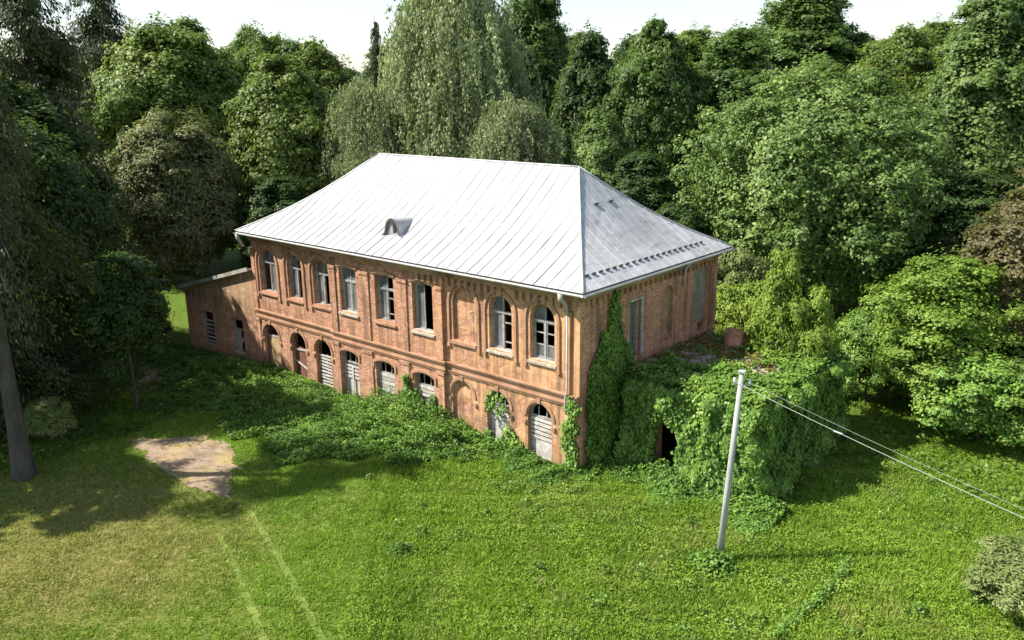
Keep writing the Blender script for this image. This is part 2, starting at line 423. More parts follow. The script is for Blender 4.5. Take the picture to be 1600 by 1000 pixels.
def wall_front():
    for (a, b, dd) in SECT:
        mb = MB(); holes = []; niche = []
        for (u0, u1, k) in UP:
            if a < u0 < b:
                h = opening(u0, u1, *ZU[k], k); holes.append(h)
                if u0 == -7.15: niche.append(h)
        for (u0, u1, k) in LO:
            if a < u0 < b:
                h = opening(u0, u1, *ZL[k], k); holes.append(h)
                if u0 == -7.32: niche.append(h)
        FR.poly(mb, [(a, -.9), (b, -.9), (b, 7.9), (a, 7.9)], holes, dd)
        for h in holes:
            if h in niche:
                FR.reveal(mb, h, dd, dd - .14); FR.poly(mb, h, [], dd - .14)
            else: FR.reveal(mb, h, dd, dd - .42)
        if dd > 0:
            for u_ in (a, b): mb.quad(FR.P(u_, -.9, 0), FR.P(u_, 7.9, 0), FR.P(u_, 7.9, dd), FR.P(u_, -.9, dd))
        part(mb, 'wall', M['front'])
wall_front()
DOOR_R = (3.70, 4.58, 4.18, 6.72)
NICHE_R = [(9.15, 10.6, 4.5, 7.25, 'rect'), (6.25, 7.35, 4.3, 6.9, 'arch')]
def wall_right():
    mb = MB()
    dh = opening(*DOOR_R, 'rect'); hs = [opening(*n_) for n_ in NICHE_R]
    hs2 = opening(9.75, 10.5, 3.9, 4.47, 'rect')
    RT.poly(mb, [(0, -.9), (W, -.9), (W, 7.9), (0, 7.9)], [dh] + hs + [hs2], 0)
    RT.reveal(mb, dh, 0, -.38); RT.reveal(mb, hs2, 0, -.4)
    for h in hs: RT.reveal(mb, h, 0, -.12)
    part(mb, 'wall', M['side'])
    for h, m_ in zip(hs, ('concrete', 'side')):
        mb = MB(); RT.poly(mb, h, [], -.12); part(mb, 'blocked_window', M['greyplaster' if m_ == 'concrete' else 'dirtytrim'])
    # projecting corner piers and a patch of dark, worn masonry
    mb = MB(); RT.box(mb, 10.85, W, -.9, 7.5, 0, .09); part(mb, 'pier', M['side'])
    mb = MB(); RT.box(mb, .0, .62, -.9, 7.45, 0, .07); part(mb, 'pier', M['side'])
    mb = MB(); RT.box(mb, 8.55, 9.05, 3.5, 7.5, 0, .07); part(mb, 'pier', M['side'])
wall_right()
mb = MB()                                         # rear and far walls, floors and ceilings, inner walls
mb.quad((-L, W, -.9), (0, W, -.9), (0, W, 7.9), (-L, W, 7.9)); mb.quad((-L, 0, -.9), (-L, W, -.9), (-L, W, 7.9), (-L, 0, 7.9))
part(mb, 'wall', M['side'])

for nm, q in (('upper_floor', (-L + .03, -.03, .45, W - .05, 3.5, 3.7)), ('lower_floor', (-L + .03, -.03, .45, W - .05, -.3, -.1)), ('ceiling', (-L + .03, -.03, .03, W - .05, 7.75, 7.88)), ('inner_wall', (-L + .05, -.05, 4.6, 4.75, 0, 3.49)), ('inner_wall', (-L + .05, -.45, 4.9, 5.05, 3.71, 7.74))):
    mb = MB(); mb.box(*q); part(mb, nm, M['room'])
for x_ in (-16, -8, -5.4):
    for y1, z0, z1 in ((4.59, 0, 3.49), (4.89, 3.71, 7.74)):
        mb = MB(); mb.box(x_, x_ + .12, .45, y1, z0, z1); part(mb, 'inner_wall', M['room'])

# string course, frieze, eaves cornice, pilasters
R0 = random.Random(2)
for (a, b, dd) in SECT:
    mb = MB()
    for z0, z1, pr in ((2.92, 3.02, .06), (3.02, 3.10, .10), (3.10, 3.30, .035), (3.30, 3.40, .10), (3.40, 3.47, .15)):
        e = .0 if dd == 0 else pr
        FR.box(mb, a - e + (0.003 if dd == 0 else 0), b + e - (0.003 if dd == 0 else 0), z0, z1, dd - .02, dd + pr)
    part(mb, 'string_course', M['trim'])
    mb = MB()
    for z0, z1, pr in ((7.50, 7.62, .16), (7.62, 7.78, .24), (7.02, 7.09, .05)):
        if z0 < 7.3 and a > -10: continue
        if z0 < 7.3: continue
        FR.box(mb, a + .003, b - .003, z0, z1, dd - .02, dd + pr)
    cor = part(mb, 'cornice', M['dirtytrim'])
    u_ = a + .2
    while u_ < b - .1:
        if u_ > -10.4 and R0.random() < (.96 if u_ > -8.7 else .8):
            mc = MB(); FR.box(mc, u_, u_ + .17, 7.16, 7.5, dd - .01, dd + .15); FR.box(mc, u_ + .02, u_ + .15, 7.09, 7.16, dd - .01, dd + .09)
            part(mc, 'corbel', M['trim' if u_ > -8.7 else 'dirtytrim'], cor)
        u_ += .40
mb = MB()
RT.box(mb, .003, W, 7.50, 7.62, -.02, .13); RT.box(mb, .003, W, 7.62, 7.78, -.02, .2)
cor = part(mb, 'cornice', M['dirtytrim'])
for k in range(27):
    mc = MB(); RT.box(mc, .3 + k * .41, .47 + k * .41, 7.22, 7.5, -.01, .12); part(mc, 'corbel', M['dirtytrim'], cor)
PIL = [(-15.85, -15.42, .15), (-13.45, -12.78, .15), (-10.66, -10.02, .15), (-8.05, -7.65, .15), (-.72, -.36, 0), (-L, -22.95, 0)]
for (a, b, dd) in PIL:
    for z0, z1 in ((3.48, 7.02), (-.9, 2.915)):
        mb = MB(); FR.box(mb, a, b, z0, z1, dd - .02, dd + .07); FR.box(mb, a - .04, b + .04, z1 - .16, z1, dd - .02, dd + .11)
        part(mb, 'pilaster', M['front'])
mb = MB(); FR.box(mb, -.22, .075, 3.48, 7.3, -.02, .075); part(mb, 'pilaster', M['front'])
# hood moulds round the upper openings, small square pendants at their feet
for (u0, u1, k) in UP:
    zb, zt = ZU[k]; dd = .15 if k == 'flat' else 0.0
    g_ = .17 if k == 'arch' else .10
    A = opening(u0 - g_ - .13, u1 + g_ + .13, zb - .22, zt + g_ + .13, k, 14); B = opening(u0 - g_, u1 + g_, zb - .22, zt + g_, k, 14)
    if k == 'flat': A = A[1:-1]; B = B[1:-1]
    mb = MB(); FR.ring(mb, A, B, dd - .01, dd + .075, False)
    if k == 'arch':
        for e, s_ in ((u0 - g_ - .13, 1), (u1 + g_, 1)):
            mf = MB(); FR.box(mf, e - .03, e + .16, zb - .36, zb - .2, dd - .01, dd + .10); part(mf, 'pendant', M['trim'])
    part(mb, 'hood_mould', M['trim'])
for (u0, u1, k) in LO:
    zb, zt = ZL[k]; dd = .15 if k == 'seg' else 0.0
    uc = (u0 + u1) / 2
    if k == 'arch':
        A = opening(u0 - .2, u1 + .2, 1.75, zt + .2, k, 14); B = opening(u0 - .07, u1 + .07, 1.75, zt + .07, k, 14)
        mb = MB(); FR.ring(mb, A[1:-1], B[1:-1], dd - .01, dd + .05, False)
        mf = MB(); FR.box(mf, uc - .09, uc + .09, zt + .04, 2.91, dd - .01, dd + .09); part(mf, 'keystone', M['trim'])
        for e in (u0 - .24, u1 + .05):
            mf = MB(); FR.box(mf, e, e + .18, 1.6, 1.76, dd - .01, dd + .08); part(mf, 'pendant', M['trim'])
    else:
        A = opening(u0 - .2, u1 + .2, zt - .42, zt + .17, k); B = opening(u0 - .08, u1 + .08, zt - .42, zt + .05, k)
        mb = MB(); FR.ring(mb, A, B, dd - .01, dd + .06, False)
    part(mb, 'hood_mould', M['trim'])

# ---- upper windows
# per window: left leaf, right leaf, top light: 'g' glazed, 'o' empty
WST = {0: ('o', 'g', 'g'), 1: ('g', 'o', 'g'), 2: ('g', 'o', 'g'), 3: ('g', 'g', 'g'), 4: ('g', 'o', 'x'), 5: ('b', 'n', 'n'), 7: ('g', 'o', 'x'), 8: ('c', 'c', 'x')}
for i, (u0, u1, k) in enumerate(UP):
    if i == 6:
        mb = MB(); FR.box(mb, u0 - .1, u1 + .1, 4.42, 4.56, -.02, .11); part(mb, 'sill', M['trim']); continue
    zb, zt = ZU[k]; dd = .15 if k == 'flat' else 0.0; pd = dd - .27
    lf, rt, top = WST[i]
    zs = zt - .78 if k == 'arch' else zt - .72          # transom
    uc = (u0 + u1) / 2
    A = opening(u0, u1, zb, zt, k); B = opening(u0 + .07, u1 - .07, zb + .07, zt - .07, k)
    mb = MB(); FR.ring(mb, A, B, pd - .05, pd + .05)
    win = part(mb, 'window', M['frame'])
    if top != 'n':
        mb = MB(); FR.box(mb, u0 + .05, u1 - .05, zs - .05, zs + .05, pd - .04, pd + .06); part(mb, 'transom', M['frame'], win)
        mb = MB(); FR.box(mb, uc - .03, uc + .03, zs + .05, zt - .06, pd - .03, pd + .04); part(mb, 'glazing_bar', M['frame'], win)
    if i != 5 and top != 'n':
        mb = MB(); FR.box(mb, uc - .04, uc + .04, zb + .06, zs - .05, pd - .04, pd + .055); part(mb, 'mullion', M['frame'], win)
    for side, st in (('l', lf), ('r', rt)):
        a, b = (u0 + .07, uc - .04) if side == 'l' else (uc + .04, u1 - .07)
        if i == 5 and side == 'l': b = uc - .06; zs2 = zt - .12
        else: zs2 = zs - .05
        if st in 'gbc':
            mb = MB()
            A = opening(a, b, zb + .07, zs2, 'rect'); B = opening(a + .055, b - .055, zb + .13, zs2 - .055, 'rect')
            FR.ring(mb, A, B, pd - .02, pd + .03)
            if st == 'c': FR.box(mb, a + .05, b - .05, zb + .62, zb + .67, pd - .015, pd + .025); FR.box(mb, a + .05, b - .05, zs2 - .5, zs2 - .45, pd - .015, pd + .025)
            part(mb, 'sash', M['frame'], win)
            if st in 'gb':
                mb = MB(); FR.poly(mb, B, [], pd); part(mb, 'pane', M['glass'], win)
            else:
                mb = MB(); FR.poly(mb, opening(a + .055, b - .055, zb + .13, zb + .62, 'rect'), [], pd); part(mb, 'pane', M['glass'], win)
        elif st == 'o' and i in (4, 7):
            for zq in (zb + .35, zs2 - .42):
                mb = MB(); FR.box(mb, a, b, zq, zq + .05, pd - .02, pd + .03); part(mb, 'glazing_bar', M['frame'], win)
    if top == 'g' or top == 'x':
        Bt = opening(u0 + .09, u1 - .09, zs + .05, zt - .09, k)
        pts = [q for q in Bt if q[0] <= uc + .001]
        if pts[-1][0] < uc - .01: pts.append((uc, zt - .09))
        pts.append((uc, zs + .05))
        mb = MB(); FR.poly(mb, pts, [], pd); part(mb, 'pane', M['glass'], win)
        if top == 'g' and i != 1:
            pts = [(uc, zs + .05)] + [q for q in Bt if q[0] >= uc - .001]
            if pts[1][0] > uc + .01: pts.insert(1, (uc, zt - .09))
            mb = MB(); FR.poly(mb, pts, [], pd); part(mb, 'pane', M['glass'], win)
    mb = MB(); FR.box(mb, u0 - .12, u1 + .12, zb - .16, zb - .06, dd - .3, dd + .10); FR.box(mb, u0 + .0, u1 - .0, zb - .06, zb + .03, dd - .4, dd - .02)
    part(mb, 'sill', M['sillwhite' if i in (3, 5, 7, 8) else 'trim'], win)

# ---- lower openings, boarded in different ways
R = random.Random(11)
def plank(win, u0, u1, z, h, d0, tilt=0.0, mat='plank', dz=0.0):
    mb = MB(); c = FR.P((u0 + u1) / 2, z + h / 2, d0); a = math.atan2(tilt, u1 - u0)
    hw = (u1 - u0) / 2 / max(.5, math.cos(a))
    mb.obox(c, (math.cos(a) * hw, 0, math.sin(a) * hw), (0, .014, 0), (-math.sin(a) * h / 2, 0, math.cos(a) * h / 2))
    part(mb, 'plank', M[mat], win)
for i, (u0, u1, k) in enumerate(LO):
    if i == 6:
        mb = MB(); FR.box(mb, u0 - .08, u1 + .08, .05, .22, -.02, .12); part(mb, 'sill', M['sillwhite']); continue
    zb, zt = ZL[k]; dd = .15 if k == 'seg' else 0.0; pd = dd - .26; uc = (u0 + u1) / 2
    A = opening(u0, u1, zb, zt, k); B = opening(u0 + .07, u1 - .07, zb + .07, zt - .07, k)
    mb = MB(); FR.ring(mb, A, B, pd - .05, pd + .05)
    win = part(mb, 'window', M['frame' if i > 2 else 'redboard'])
    zs = zt - .68
    if i >= 3:
        mb = MB(); FR.box(mb, u0 + .05, u1 - .05, zs - .05, zs + .04, pd - .04, pd + .055); part(mb, 'transom', M['frame'], win)
        for f_ in (.33, .67):
            ub = u0 + (u1 - u0) * f_; mb = MB(); FR.box(mb, ub - .022, ub + .022, zs + .04, zt - (.12 if k == 'seg' else .2), pd - .02, pd + .03); part(mb, 'glazing_bar', M['frame'], win)
    if i == 0:
        mb = MB(); FR.box(mb, u0 + .08, u1 - .08, zb, 1.85, pd - .03, pd + .01); part(mb, 'board', M['ochreboard'], win)
        plank(win, u0 + .08, u1 - .08, 1.86, .12, pd + .02, .06, 'greyplank')
    elif i == 1:
        for q in range(5):
            a = u0 + .08 + q * (u1 - u0 - .16) / 5
            mb = MB(); FR.box(mb, a + .008, a + (u1 - u0 - .16) / 5 - .008, zb, 1.7 + R.uniform(-.05, .05), pd - .03, pd + R.uniform(-.005, .012)); part(mb, 'board', M['redboard'], win)
        plank(win, u0 + .04, u1 - .04, 1.55, .12, pd + .04, .1, 'greyplank'); plank(win, u0 + .04, u1 - .04, .62, .1, pd + .05, -.42, 'plank')
    elif i == 2:
        mb = MB(); FR.box(mb, uc - .05, uc + .05, zb, 1.75, pd - .02, pd + .03); part(mb, 'mullion', M['frame'], win)
        for q in range(10): plank(win, u0 + .05, u1 - .05, zb + .12 + q * .185, .10, pd + .05 + R.uniform(0, .02), R.uniform(-.05, .05))
    elif i == 3:
        for q in range(4): plank(win, u0 + .04, u1 - .04, 1.0 + q * .2, .13, pd + .06, R.uniform(-.03, .03))
        mb = MB(); FR.box(mb, uc - .05, uc + .07, zb, 1.62, pd + .08, pd + .11); part(mb, 'plank', M['plank'], win)
        mb = MB(); FR.box(mb, u0 + .07, u1 - .07, zb, .98, pd - .03, pd + .0); part(mb, 'board', M['plank'], win)
    elif i == 4:
        for q in range(5): plank(win, u0 + .04, u1 - .04, .85 + q * .205, .165, pd + .06, R.uniform(-.02, .02), 'greyplank' if q % 2 else 'plank')
        for a, b in ((u0 + .07, uc - .02), (uc + .02, u1 - .07)):
            mb = MB(); FR.box(mb, a, b, zb, .84, pd - .03, pd + .0); part(mb, 'board', M['greyplank'], win)
    elif i == 5:
        for q in range(3): plank(win, u0 + .04, u1 - .04, 1.28 + q * .2, .15, pd + .06, R.uniform(-.02, .02))
        mb = MB(); FR.box(mb, u0 + .07, u1 - .07, zb, 1.25, pd - .03, pd + .0); part(mb, 'board', M['greyplank'], win)
    elif i == 7:
        for q in range(3): plank(win, u0 + .05, u1 - .05, 1.22 + q * .23, .17, pd + .05, R.uniform(-.02, .02))
        mb = MB(); FR.box(mb, u0 + .07, u1 - .07, zb, 1.2, pd - .03, pd + .02); part(mb, 'board', M['plank'], win)
    else:
        for q in range(5): plank(win, u0 + .04, u1 - .04, .92 + q * .205, .145, pd + .06, -.03)
        mb = MB(); FR.box(mb, u0 + .07, u1 - .07, zb, .9, pd - .03, pd + .03); part(mb, 'board', M['plank'], win)

# right wall: door on to the terrace with a pale frame
mb = MB(); u0, u1, zb, zt = DOOR_R
RT.ring(mb, opening(u0, u1, zb, zt, 'rect'), opening(u0 + .1, u1 - .1, zb, zt - .1, 'rect'), -.34, -.16)
RT.box(mb, u1 - .02, u1 + .13, zb - .1, zt + .12, -.02, .05); RT.box(mb, u0 - .05, u1 + .13, zt, zt + .12, -.02, .052)
dr = part(mb, 'door', M['sillwhite'])
mb = MB(); RT.box(mb, u0 + .1, u1 - .1, zb, zt - .1, -.36, -.31); part(mb, 'door_leaf', M['greendoor'], dr)
for z0, z1 in ((4.35, 5.0), (5.12, 5.8), (5.92, 6.5)):
    mb = MB(); RT.box(mb, u0 + .22, u1 - .22, z0, z1, -.31, -.285); part(mb, 'door_panel', M['greendoor'], dr)

# ---- roof
def prof(t): return t - .085 * math.sin(PI * t)
XL, XR, YF, YB, YM = -L - OV, OV, -OV, W + OV, W / 2
roofbase = MB()
roofbase.box(XL + .05, XR - .05, YF + .05, YB - .05, 7.885, 7.955)
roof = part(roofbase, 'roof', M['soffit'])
def tmax(u, ax):
    if ax == 'x': return max(0.0, min(1.0, (u - XL) / RL, (XR - u) / RR))
    return max(0.0, min(1.0, (u - YF) / (YM - YF), (YB - u) / (YB - YM)))
def rpt(slope, u, t, lift=0.0):
    z = HE + (HR - HE) * prof(t) + lift
    if slope == 'f': return (u, YF + (YM - YF) * t, z)
    if slope == 'b': return (u, YB - (YB - YM) * t, z)
    if slope == 'r': return (XR - RR * t, u, z)
    return (XL + RL * t, u, z)
def slope_panels(s, a, b, ax, step, n=7):
    cuts = [a + (b - a) * k / round((b - a) / step) for k in range(round((b - a) / step) + 1)]
    cuts = [cuts[0]] + [q + R.uniform(-.025, .025) for q in cuts[1:-1]] + [cuts[-1]]
    for u0, u1 in zip(cuts, cuts[1:]):
        mb = MB(); l0, l1 = R.uniform(-.004, .004), R.uniform(-.004, .004)
        t0m, t1m = tmax(u0, ax), tmax(u1, ax)
        segs = []
        apex = [c_ for c_ in ((XL + RL, XR - RR) if ax == 'x' else (YM,)) if u0 + .01 < c_ < u1 - .01]
        cols = [u0] + apex + [u1]
        for k in range(n):
            for ua, ub in zip(cols, cols[1:]):
                ta0, ta1 = tmax(ua, ax) * k / n, tmax(ua, ax) * (k + 1) / n
                tb0, tb1 = tmax(ub, ax) * k / n, tmax(ub, ax) * (k + 1) / n
                mb.quad(rpt(s, ua, ta0, l0 + .01), rpt(s, ub, tb0, l1 + .01), rpt(s, ub, tb1, l1 + .01), rpt(s, ua, ta1, l0 + .01))
        if t0m > .03:                              # standing seam on this sheet's edge
            for k in range(n):
                p0, p1 = Vector(rpt(s, u0, t0m * k / n, .03)), Vector(rpt(s, u0, t0m * (k + 1) / n, .03))
                ax_ = (p1 - p0) / 2; uu = Vector((.012, 0, 0)) if ax == 'x' else Vector((0, .012, 0))
                mb.obox((p0 + p1) / 2, uu, ax_, Vector((0, 0, .014)))
        part(mb, 'roof_panel', M['zinc'], roof)
slope_panels('f', XL, XR, 'x', .62); slope_panels('b', XL, XR, 'x', .62)
slope_panels('r', YF, YB, 'y', .62); slope_panels('l', YF, YB, 'y', .62)
def capline(fn, name):
    mb = MB(); pts = [fn(k / 10) for k in range(11)]
    mb.tube(pts, .055, 6); part(mb, name, M['zinc'], roof, True)
capline(lambda s_: (XL + RL + (XR - RR - XL - RL) * s_, YM, HR + .02), 'ridge_cap')
for sx_, sy_ in ((0, 0), (0, 1), (1, 0), (1, 1)):
    def fn(t, sx_=sx_, sy_=sy_):
        x = XL + RL * t if sx_ == 0 else XR - RR * t
        y = YF + (YM - YF) * t if sy_ == 0 else YB - (YB - YM) * t
        return (x, y, HE + (HR - HE) * prof(t) + .02)
    capline(fn, 'hip_cap')
# fascia and gutters (half round)
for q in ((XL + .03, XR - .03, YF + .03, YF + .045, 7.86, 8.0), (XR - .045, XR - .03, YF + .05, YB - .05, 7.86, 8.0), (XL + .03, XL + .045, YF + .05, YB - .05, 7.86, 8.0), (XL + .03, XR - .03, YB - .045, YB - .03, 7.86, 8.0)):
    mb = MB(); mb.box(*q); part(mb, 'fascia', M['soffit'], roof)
def gutter(p0, p1, out):
    mb = MB(); p0, p1, out = Vector(p0), Vector(p1), Vector(out); n = 8
    for k in range(n):
        a, b = PI + PI * k / n, PI + PI * (k + 1) / n
        va = out * math.cos(a) * .085 + Vector((0, 0, math.sin(a) * .085)); vb = out * math.cos(b) * .085 + Vector((0, 0, math.sin(b) * .085))
        mb.quad(p0 + va, p0 + vb, p1 + vb, p1 + va)
        va2, vb2 = va * .93, vb * .93
        mb.quad(p0 + va2, p0 + vb2, p1 + vb2, p1 + va2)
    part(mb, 'gutter', M['gutter'], roof, True)
gutter((XL, YF - .075, 7.93), (XR, YF - .075, 7.93), (0, -1, 0))
gutter((XR + .075, YF, 7.93), (XR + .075, YB, 7.93), (1, 0, 0))
# downpipes
mb = MB(); mb.tube([(-.5, YF - .06, 7.87), (-.5, YF - .06, 7.62), (-.5, -.2, 7.3), (-.5, -.18, 6.9)], [.13, .11, .07, .06], 8); mb.tube([(-.5, -.18, 6.9), (-.5, -.17, 3.6), (-.52, -.26, 3.3), (-.52, -.16, 2.6)], .04, 8)
part(mb, 'downpipe', M['pipe'], None, True)
mb = MB(); mb.tube([(-L - .3, YF - .06, 7.87), (-L - .3, YF - .03, 7.6), (-L - .28, -.3, 7.1)], [.13, .11, .08], 8); part(mb, 'downpipe', M['pipe'], None, True)
mb = MB(); mb.tube([(.5, 8.1, 7.9), (.16, 8.1, 7.5), (.1, 8.1, 6.6)], [.07, .06, .05], 8); part(mb, 'downpipe', M['gutter'], None, True)
# snow guards on the right hip
def hip_pt(y, t, lift): return Vector(rpt('r', y, t, lift))
for k in range(20):
    y = .55 + k * .49; t = .13; p = hip_pt(y, t, .05)
    mb = MB(); sl_ = (hip_pt(y, t + .02, .05) - hip_pt(y, t - .02, .05)).normalized()
    mb.obox(p, (0, .13, 0), sl_ * .02, Vector((sl_.z, 0, -sl_.x)) * -.055); part(mb, 'snow_guard', M['soffit'], roof)
for y in (5.0, 6.15):
    mb = MB(); p = hip_pt(y, .69, .05); mb.obox(p, (0, .16, 0), (.02, 0, -.018), (.04, 0, .05)); part(mb, 'snow_guard', M['soffit'], roof)
# eyebrow dormer
def dormer():
    xc, yf = -12.05, .95
    z0 = HE + (HR - HE) * prof((yf - YF) / (YM - YF))
    OUT = [(-.92, -.06), (-.66, .03), (-.54, .16), (-.48, .36), (-.43, .56), (-.33, .73), (-.17, .84), (0, .88), (.17, .84), (.33, .73), (.43, .56), (.48, .36), (.54, .16), (.66, .03), (.92, -.06)]
    mb = MB(); rows = 6; n = len(OUT)
    for r_ in range(rows + 1):
        y = yf - .10 + r_ * 1.9 / rows; k_ = 1 - .3 * r_ / rows
        for (s_, z_) in OUT: mb.v.append((xc + s_ * k_, y, z0 + z_ - .16 * r_ / rows - (.13 if abs(s_) > .9 else 0)))
    for r_ in range(rows):
        for k in range(n - 1): mb.f.append((r_ * n + k, r_ * n + k + 1, (r_ + 1) * n + k + 1, (r_ + 1) * n + k))
    for k in range(n - 1):                          # rolled rim of the hood
        a, b = Vector(mb.v[k]), Vector(mb.v[k + 1]); c_ = Vector((xc, a.y, z0 + .2)); ia, ib = a.lerp(c_, .09), b.lerp(c_, .09)
        mb.quad(ia, ib, ib + Vector((0, .12, 0)), ia + Vector((0, .12, 0)))
    part(mb, 'dormer', M['zinc'], roof, True)
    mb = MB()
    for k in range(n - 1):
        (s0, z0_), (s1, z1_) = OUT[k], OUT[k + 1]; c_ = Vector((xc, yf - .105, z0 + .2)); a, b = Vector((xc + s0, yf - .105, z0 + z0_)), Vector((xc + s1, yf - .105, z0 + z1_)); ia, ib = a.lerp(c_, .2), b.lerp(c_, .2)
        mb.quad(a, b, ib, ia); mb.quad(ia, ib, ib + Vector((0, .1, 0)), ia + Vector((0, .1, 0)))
    part(mb, 'dormer_shade_rim', M['soffit'], roof)  # dark ring stands in for the shade inside the hood
    pl = Plane((xc, yf, z0), (1, 0, 0), (0, -1, 0)); mb = MB()
    out = [(s_ * .97, z_ * .97 - .01) for s_, z_ in OUT[1:-1]]; out = [(out[0][0], -.3)] + out + [(out[-1][0], -.3)]
    hole = [(-.02, .12), (-.02, .70), (.24, .66), (.27, .12)]
    pl.poly(mb, out, [hole], 0); pl.reveal(mb, hole, 0, -.16)
    part(mb, 'dormer_front', M['zinc'], roof)
    mb = MB(); pl.box(mb, -.04, .29, .1, .68, -.2, -.16); part(mb, 'dormer_opening', M['soffit'], roof)
dormer()

# ------------------------------------------------------------------ lean-to at the far end
leanto = thing('lean_to', 'grey brown rendered lean-to with a sloping roof at the far end of the house', 'outbuilding', (-27.5, 4, 0))
def lpart(mb, name, mat, parent=None): return mb.build(name, mat, parent or leanto, leanto)
LT = Plane((0, -.06, 0), (1, 0, 0), (0, -1, 0)); LX0, LX1 = -31.3, -23.3
LW = [(-29.5, -28.1, .1, 2.35), (-26.1, -24.8, .25, 2.4)]
mb = MB(); holes = [opening(*q, 'rect') for q in LW]
LT.poly(mb, [(LX0, -2.2), (LX1, -2.2), (LX1, 5.72), (LX0, 3.55)], holes, 0)
for h in holes: LT.reveal(mb, h, 0, -.35)
mb.quad((LX0, -.06, -2.2), (LX0, 8, -2.2), (LX0, 8, 3.55), (LX0, -.06, 3.55)); mb.quad((LX0, 8, -2.2), (LX1, 8, -2.2), (LX1, 8, 5.7), (LX0, 8, 3.55))
mb.quad((LX1, -.06, -2.2), (LX1, .0, -2.2), (LX1, 0, 5.7), (LX1, -.06, 5.7))
lpart(mb, 'wall', M['grey'])
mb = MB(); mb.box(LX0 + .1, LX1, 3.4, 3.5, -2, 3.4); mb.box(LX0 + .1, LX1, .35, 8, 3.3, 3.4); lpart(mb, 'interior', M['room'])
mb = MB(); a, b = Vector((LX0 - .35, 0, 3.50)), Vector((LX1, 0, 5.78)); dx = (b - a) / 2; nn = Vector((-dx.z, 0, dx.x)).normalized()
mb.obox((a + b) / 2 + Vector((0, 3.95, 0)), dx, (0, 4.25, 0), nn * .06); lr = lpart(mb, 'roof', M['zinc'])
mb = MB(); mb.obox((a + b) / 2 + Vector((0, -.33, .03)), dx * .999, (0, .025, 0), nn * .11); lpart(mb, 'roof_edge', M['concrete'], lr)
for i, q in enumerate(LW):
    u0, u1, zb, zt = q; mb = MB(); LT.ring(mb, opening(u0, u1, zb, zt, 'rect'), opening(u0 + .07, u1 - .07, zb + .07, zt - .07, 'rect'), -.3, -.2)
    wn = lpart(mb, 'window', M['greyplank'])
    if i == 0:
        for q_ in range(6):
            mb = MB(); c = LT.P((u0 + u1) / 2, zb + .25 + q_ * .27, -.19); mb.obox(c, ((u1 - u0) / 2 - .06, 0, R.uniform(-.05, .05)), (0, .013, 0), (0, 0, .06)); lpart(mb, 'plank', M['greyplank'], wn)
    else:
        mb = MB(); LT.box(mb, u0 + .06, u1 - .06, 1.68, 1.76, -.29, -.2); lpart(mb, 'transom', M['frame'], wn)
        mb = MB(); LT.box(mb, u0 + .07, u0 + .62, zb + .07, 1.66, -.27, -.25); lpart(mb, 'board', M['greyplank'], wn)
        mb = MB(); c = LT.P((u0 + u1) / 2 + .12, 1.0, -.2); mb.obox(c, (.2, 0, .25), (0, .012, 0), (-.05, 0, .04)); lpart(mb, 'plank', M['plank'], wn)

# ------------------------------------------------------------------ porch with a flat terrace roof, right of the house
porch = thing('porch', 'flat roofed brick porch beside the house, smothered in green creeper', 'porch', (3.7, 6.5, 0))
def ppart(mb, name, mat, parent=None): return mb.build(name, mat, parent or porch, porch)
PX0, PX1, PY0, PY1, PZ = .95, 6.55, 2.75, 10.6, 3.6
pf = Plane((0, PY0, 0), (1, 0, 0), (0, -1, 0)); mb = MB()
ph = opening(2.15, 3.45, -.4, 2.35, 'arch')
pf.poly(mb, [(PX0, -.5), (PX1, -.5), (PX1, PZ), (PX0, PZ)], [ph], 0); pf.reveal(mb, ph, 0, -.35)
mb.quad((PX1, PY0, -.5), (PX1, PY1, -.5), (PX1, PY1, PZ), (PX1, PY0, PZ)); mb.quad((PX0, PY1, -.5), (PX1, PY1, -.5), (PX1, PY1, PZ), (PX0, PY1, PZ))
mb.quad((PX0, PY0, -.5), (PX0, PY0 + 1.2, -.5), (PX0, PY0 + 1.2, PZ), (PX0, PY0, PZ)); mb.quad((.01, PY0 + 1.2, -.5), (PX0, PY0 + 1.2, -.5), (PX0, PY0 + 1.2, PZ), (.01, PY0 + 1.2, PZ)); 
mb.quad((.01, PY1, -.5), (PX0, PY1, -.5), (PX0, PY1, PZ), (.01, PY1, PZ))
ppart(mb, 'wall', M['side'])
mb = MB(); mb.box(PX0 - .05, PX1 + .12, PY0 - .1, 3.7, PZ, PZ + .18); mb.box(.02, PX1 + .12, 3.7, PY1 + .1, PZ, PZ + .18); ppart(mb, 'terrace_slab', M['concrete'])
for (x, y, hx, hy, rz, dz) in ((.62, 4.05, .5, .3, .1, .05), (2.5, 5.85, .75, .35, -.35, .05), (1.6, 6.9, .8, .4, -.3, .05), (3.3, 6.5, .4, .3, -.2, .04), (1.0, 5.6, .4, .3, .4, .04)):
    mb = MB(); c_, s_ = math.cos(rz), math.sin(rz); mb.obox((x, y, PZ + .18 + dz), (hx * c_, hx * s_, .02), (-hy * s_, hy * c_, .01), (0, 0, .06)); ppart(mb, 'broken_slab', M['concrete'])
# brick stub (old chimney) standing on the terrace
mb = MB(); mb.box(1.9, 2.75, 8.95, 9.6, PZ + .18, PZ + .9); stub = ppart(mb, 'chimney_stub', M['side'])
mb = MB(); mb.box(1.86, 2.79, 8.91, 9.64, PZ + .9, PZ + .98); ppart(mb, 'coping', M['side'], stub)

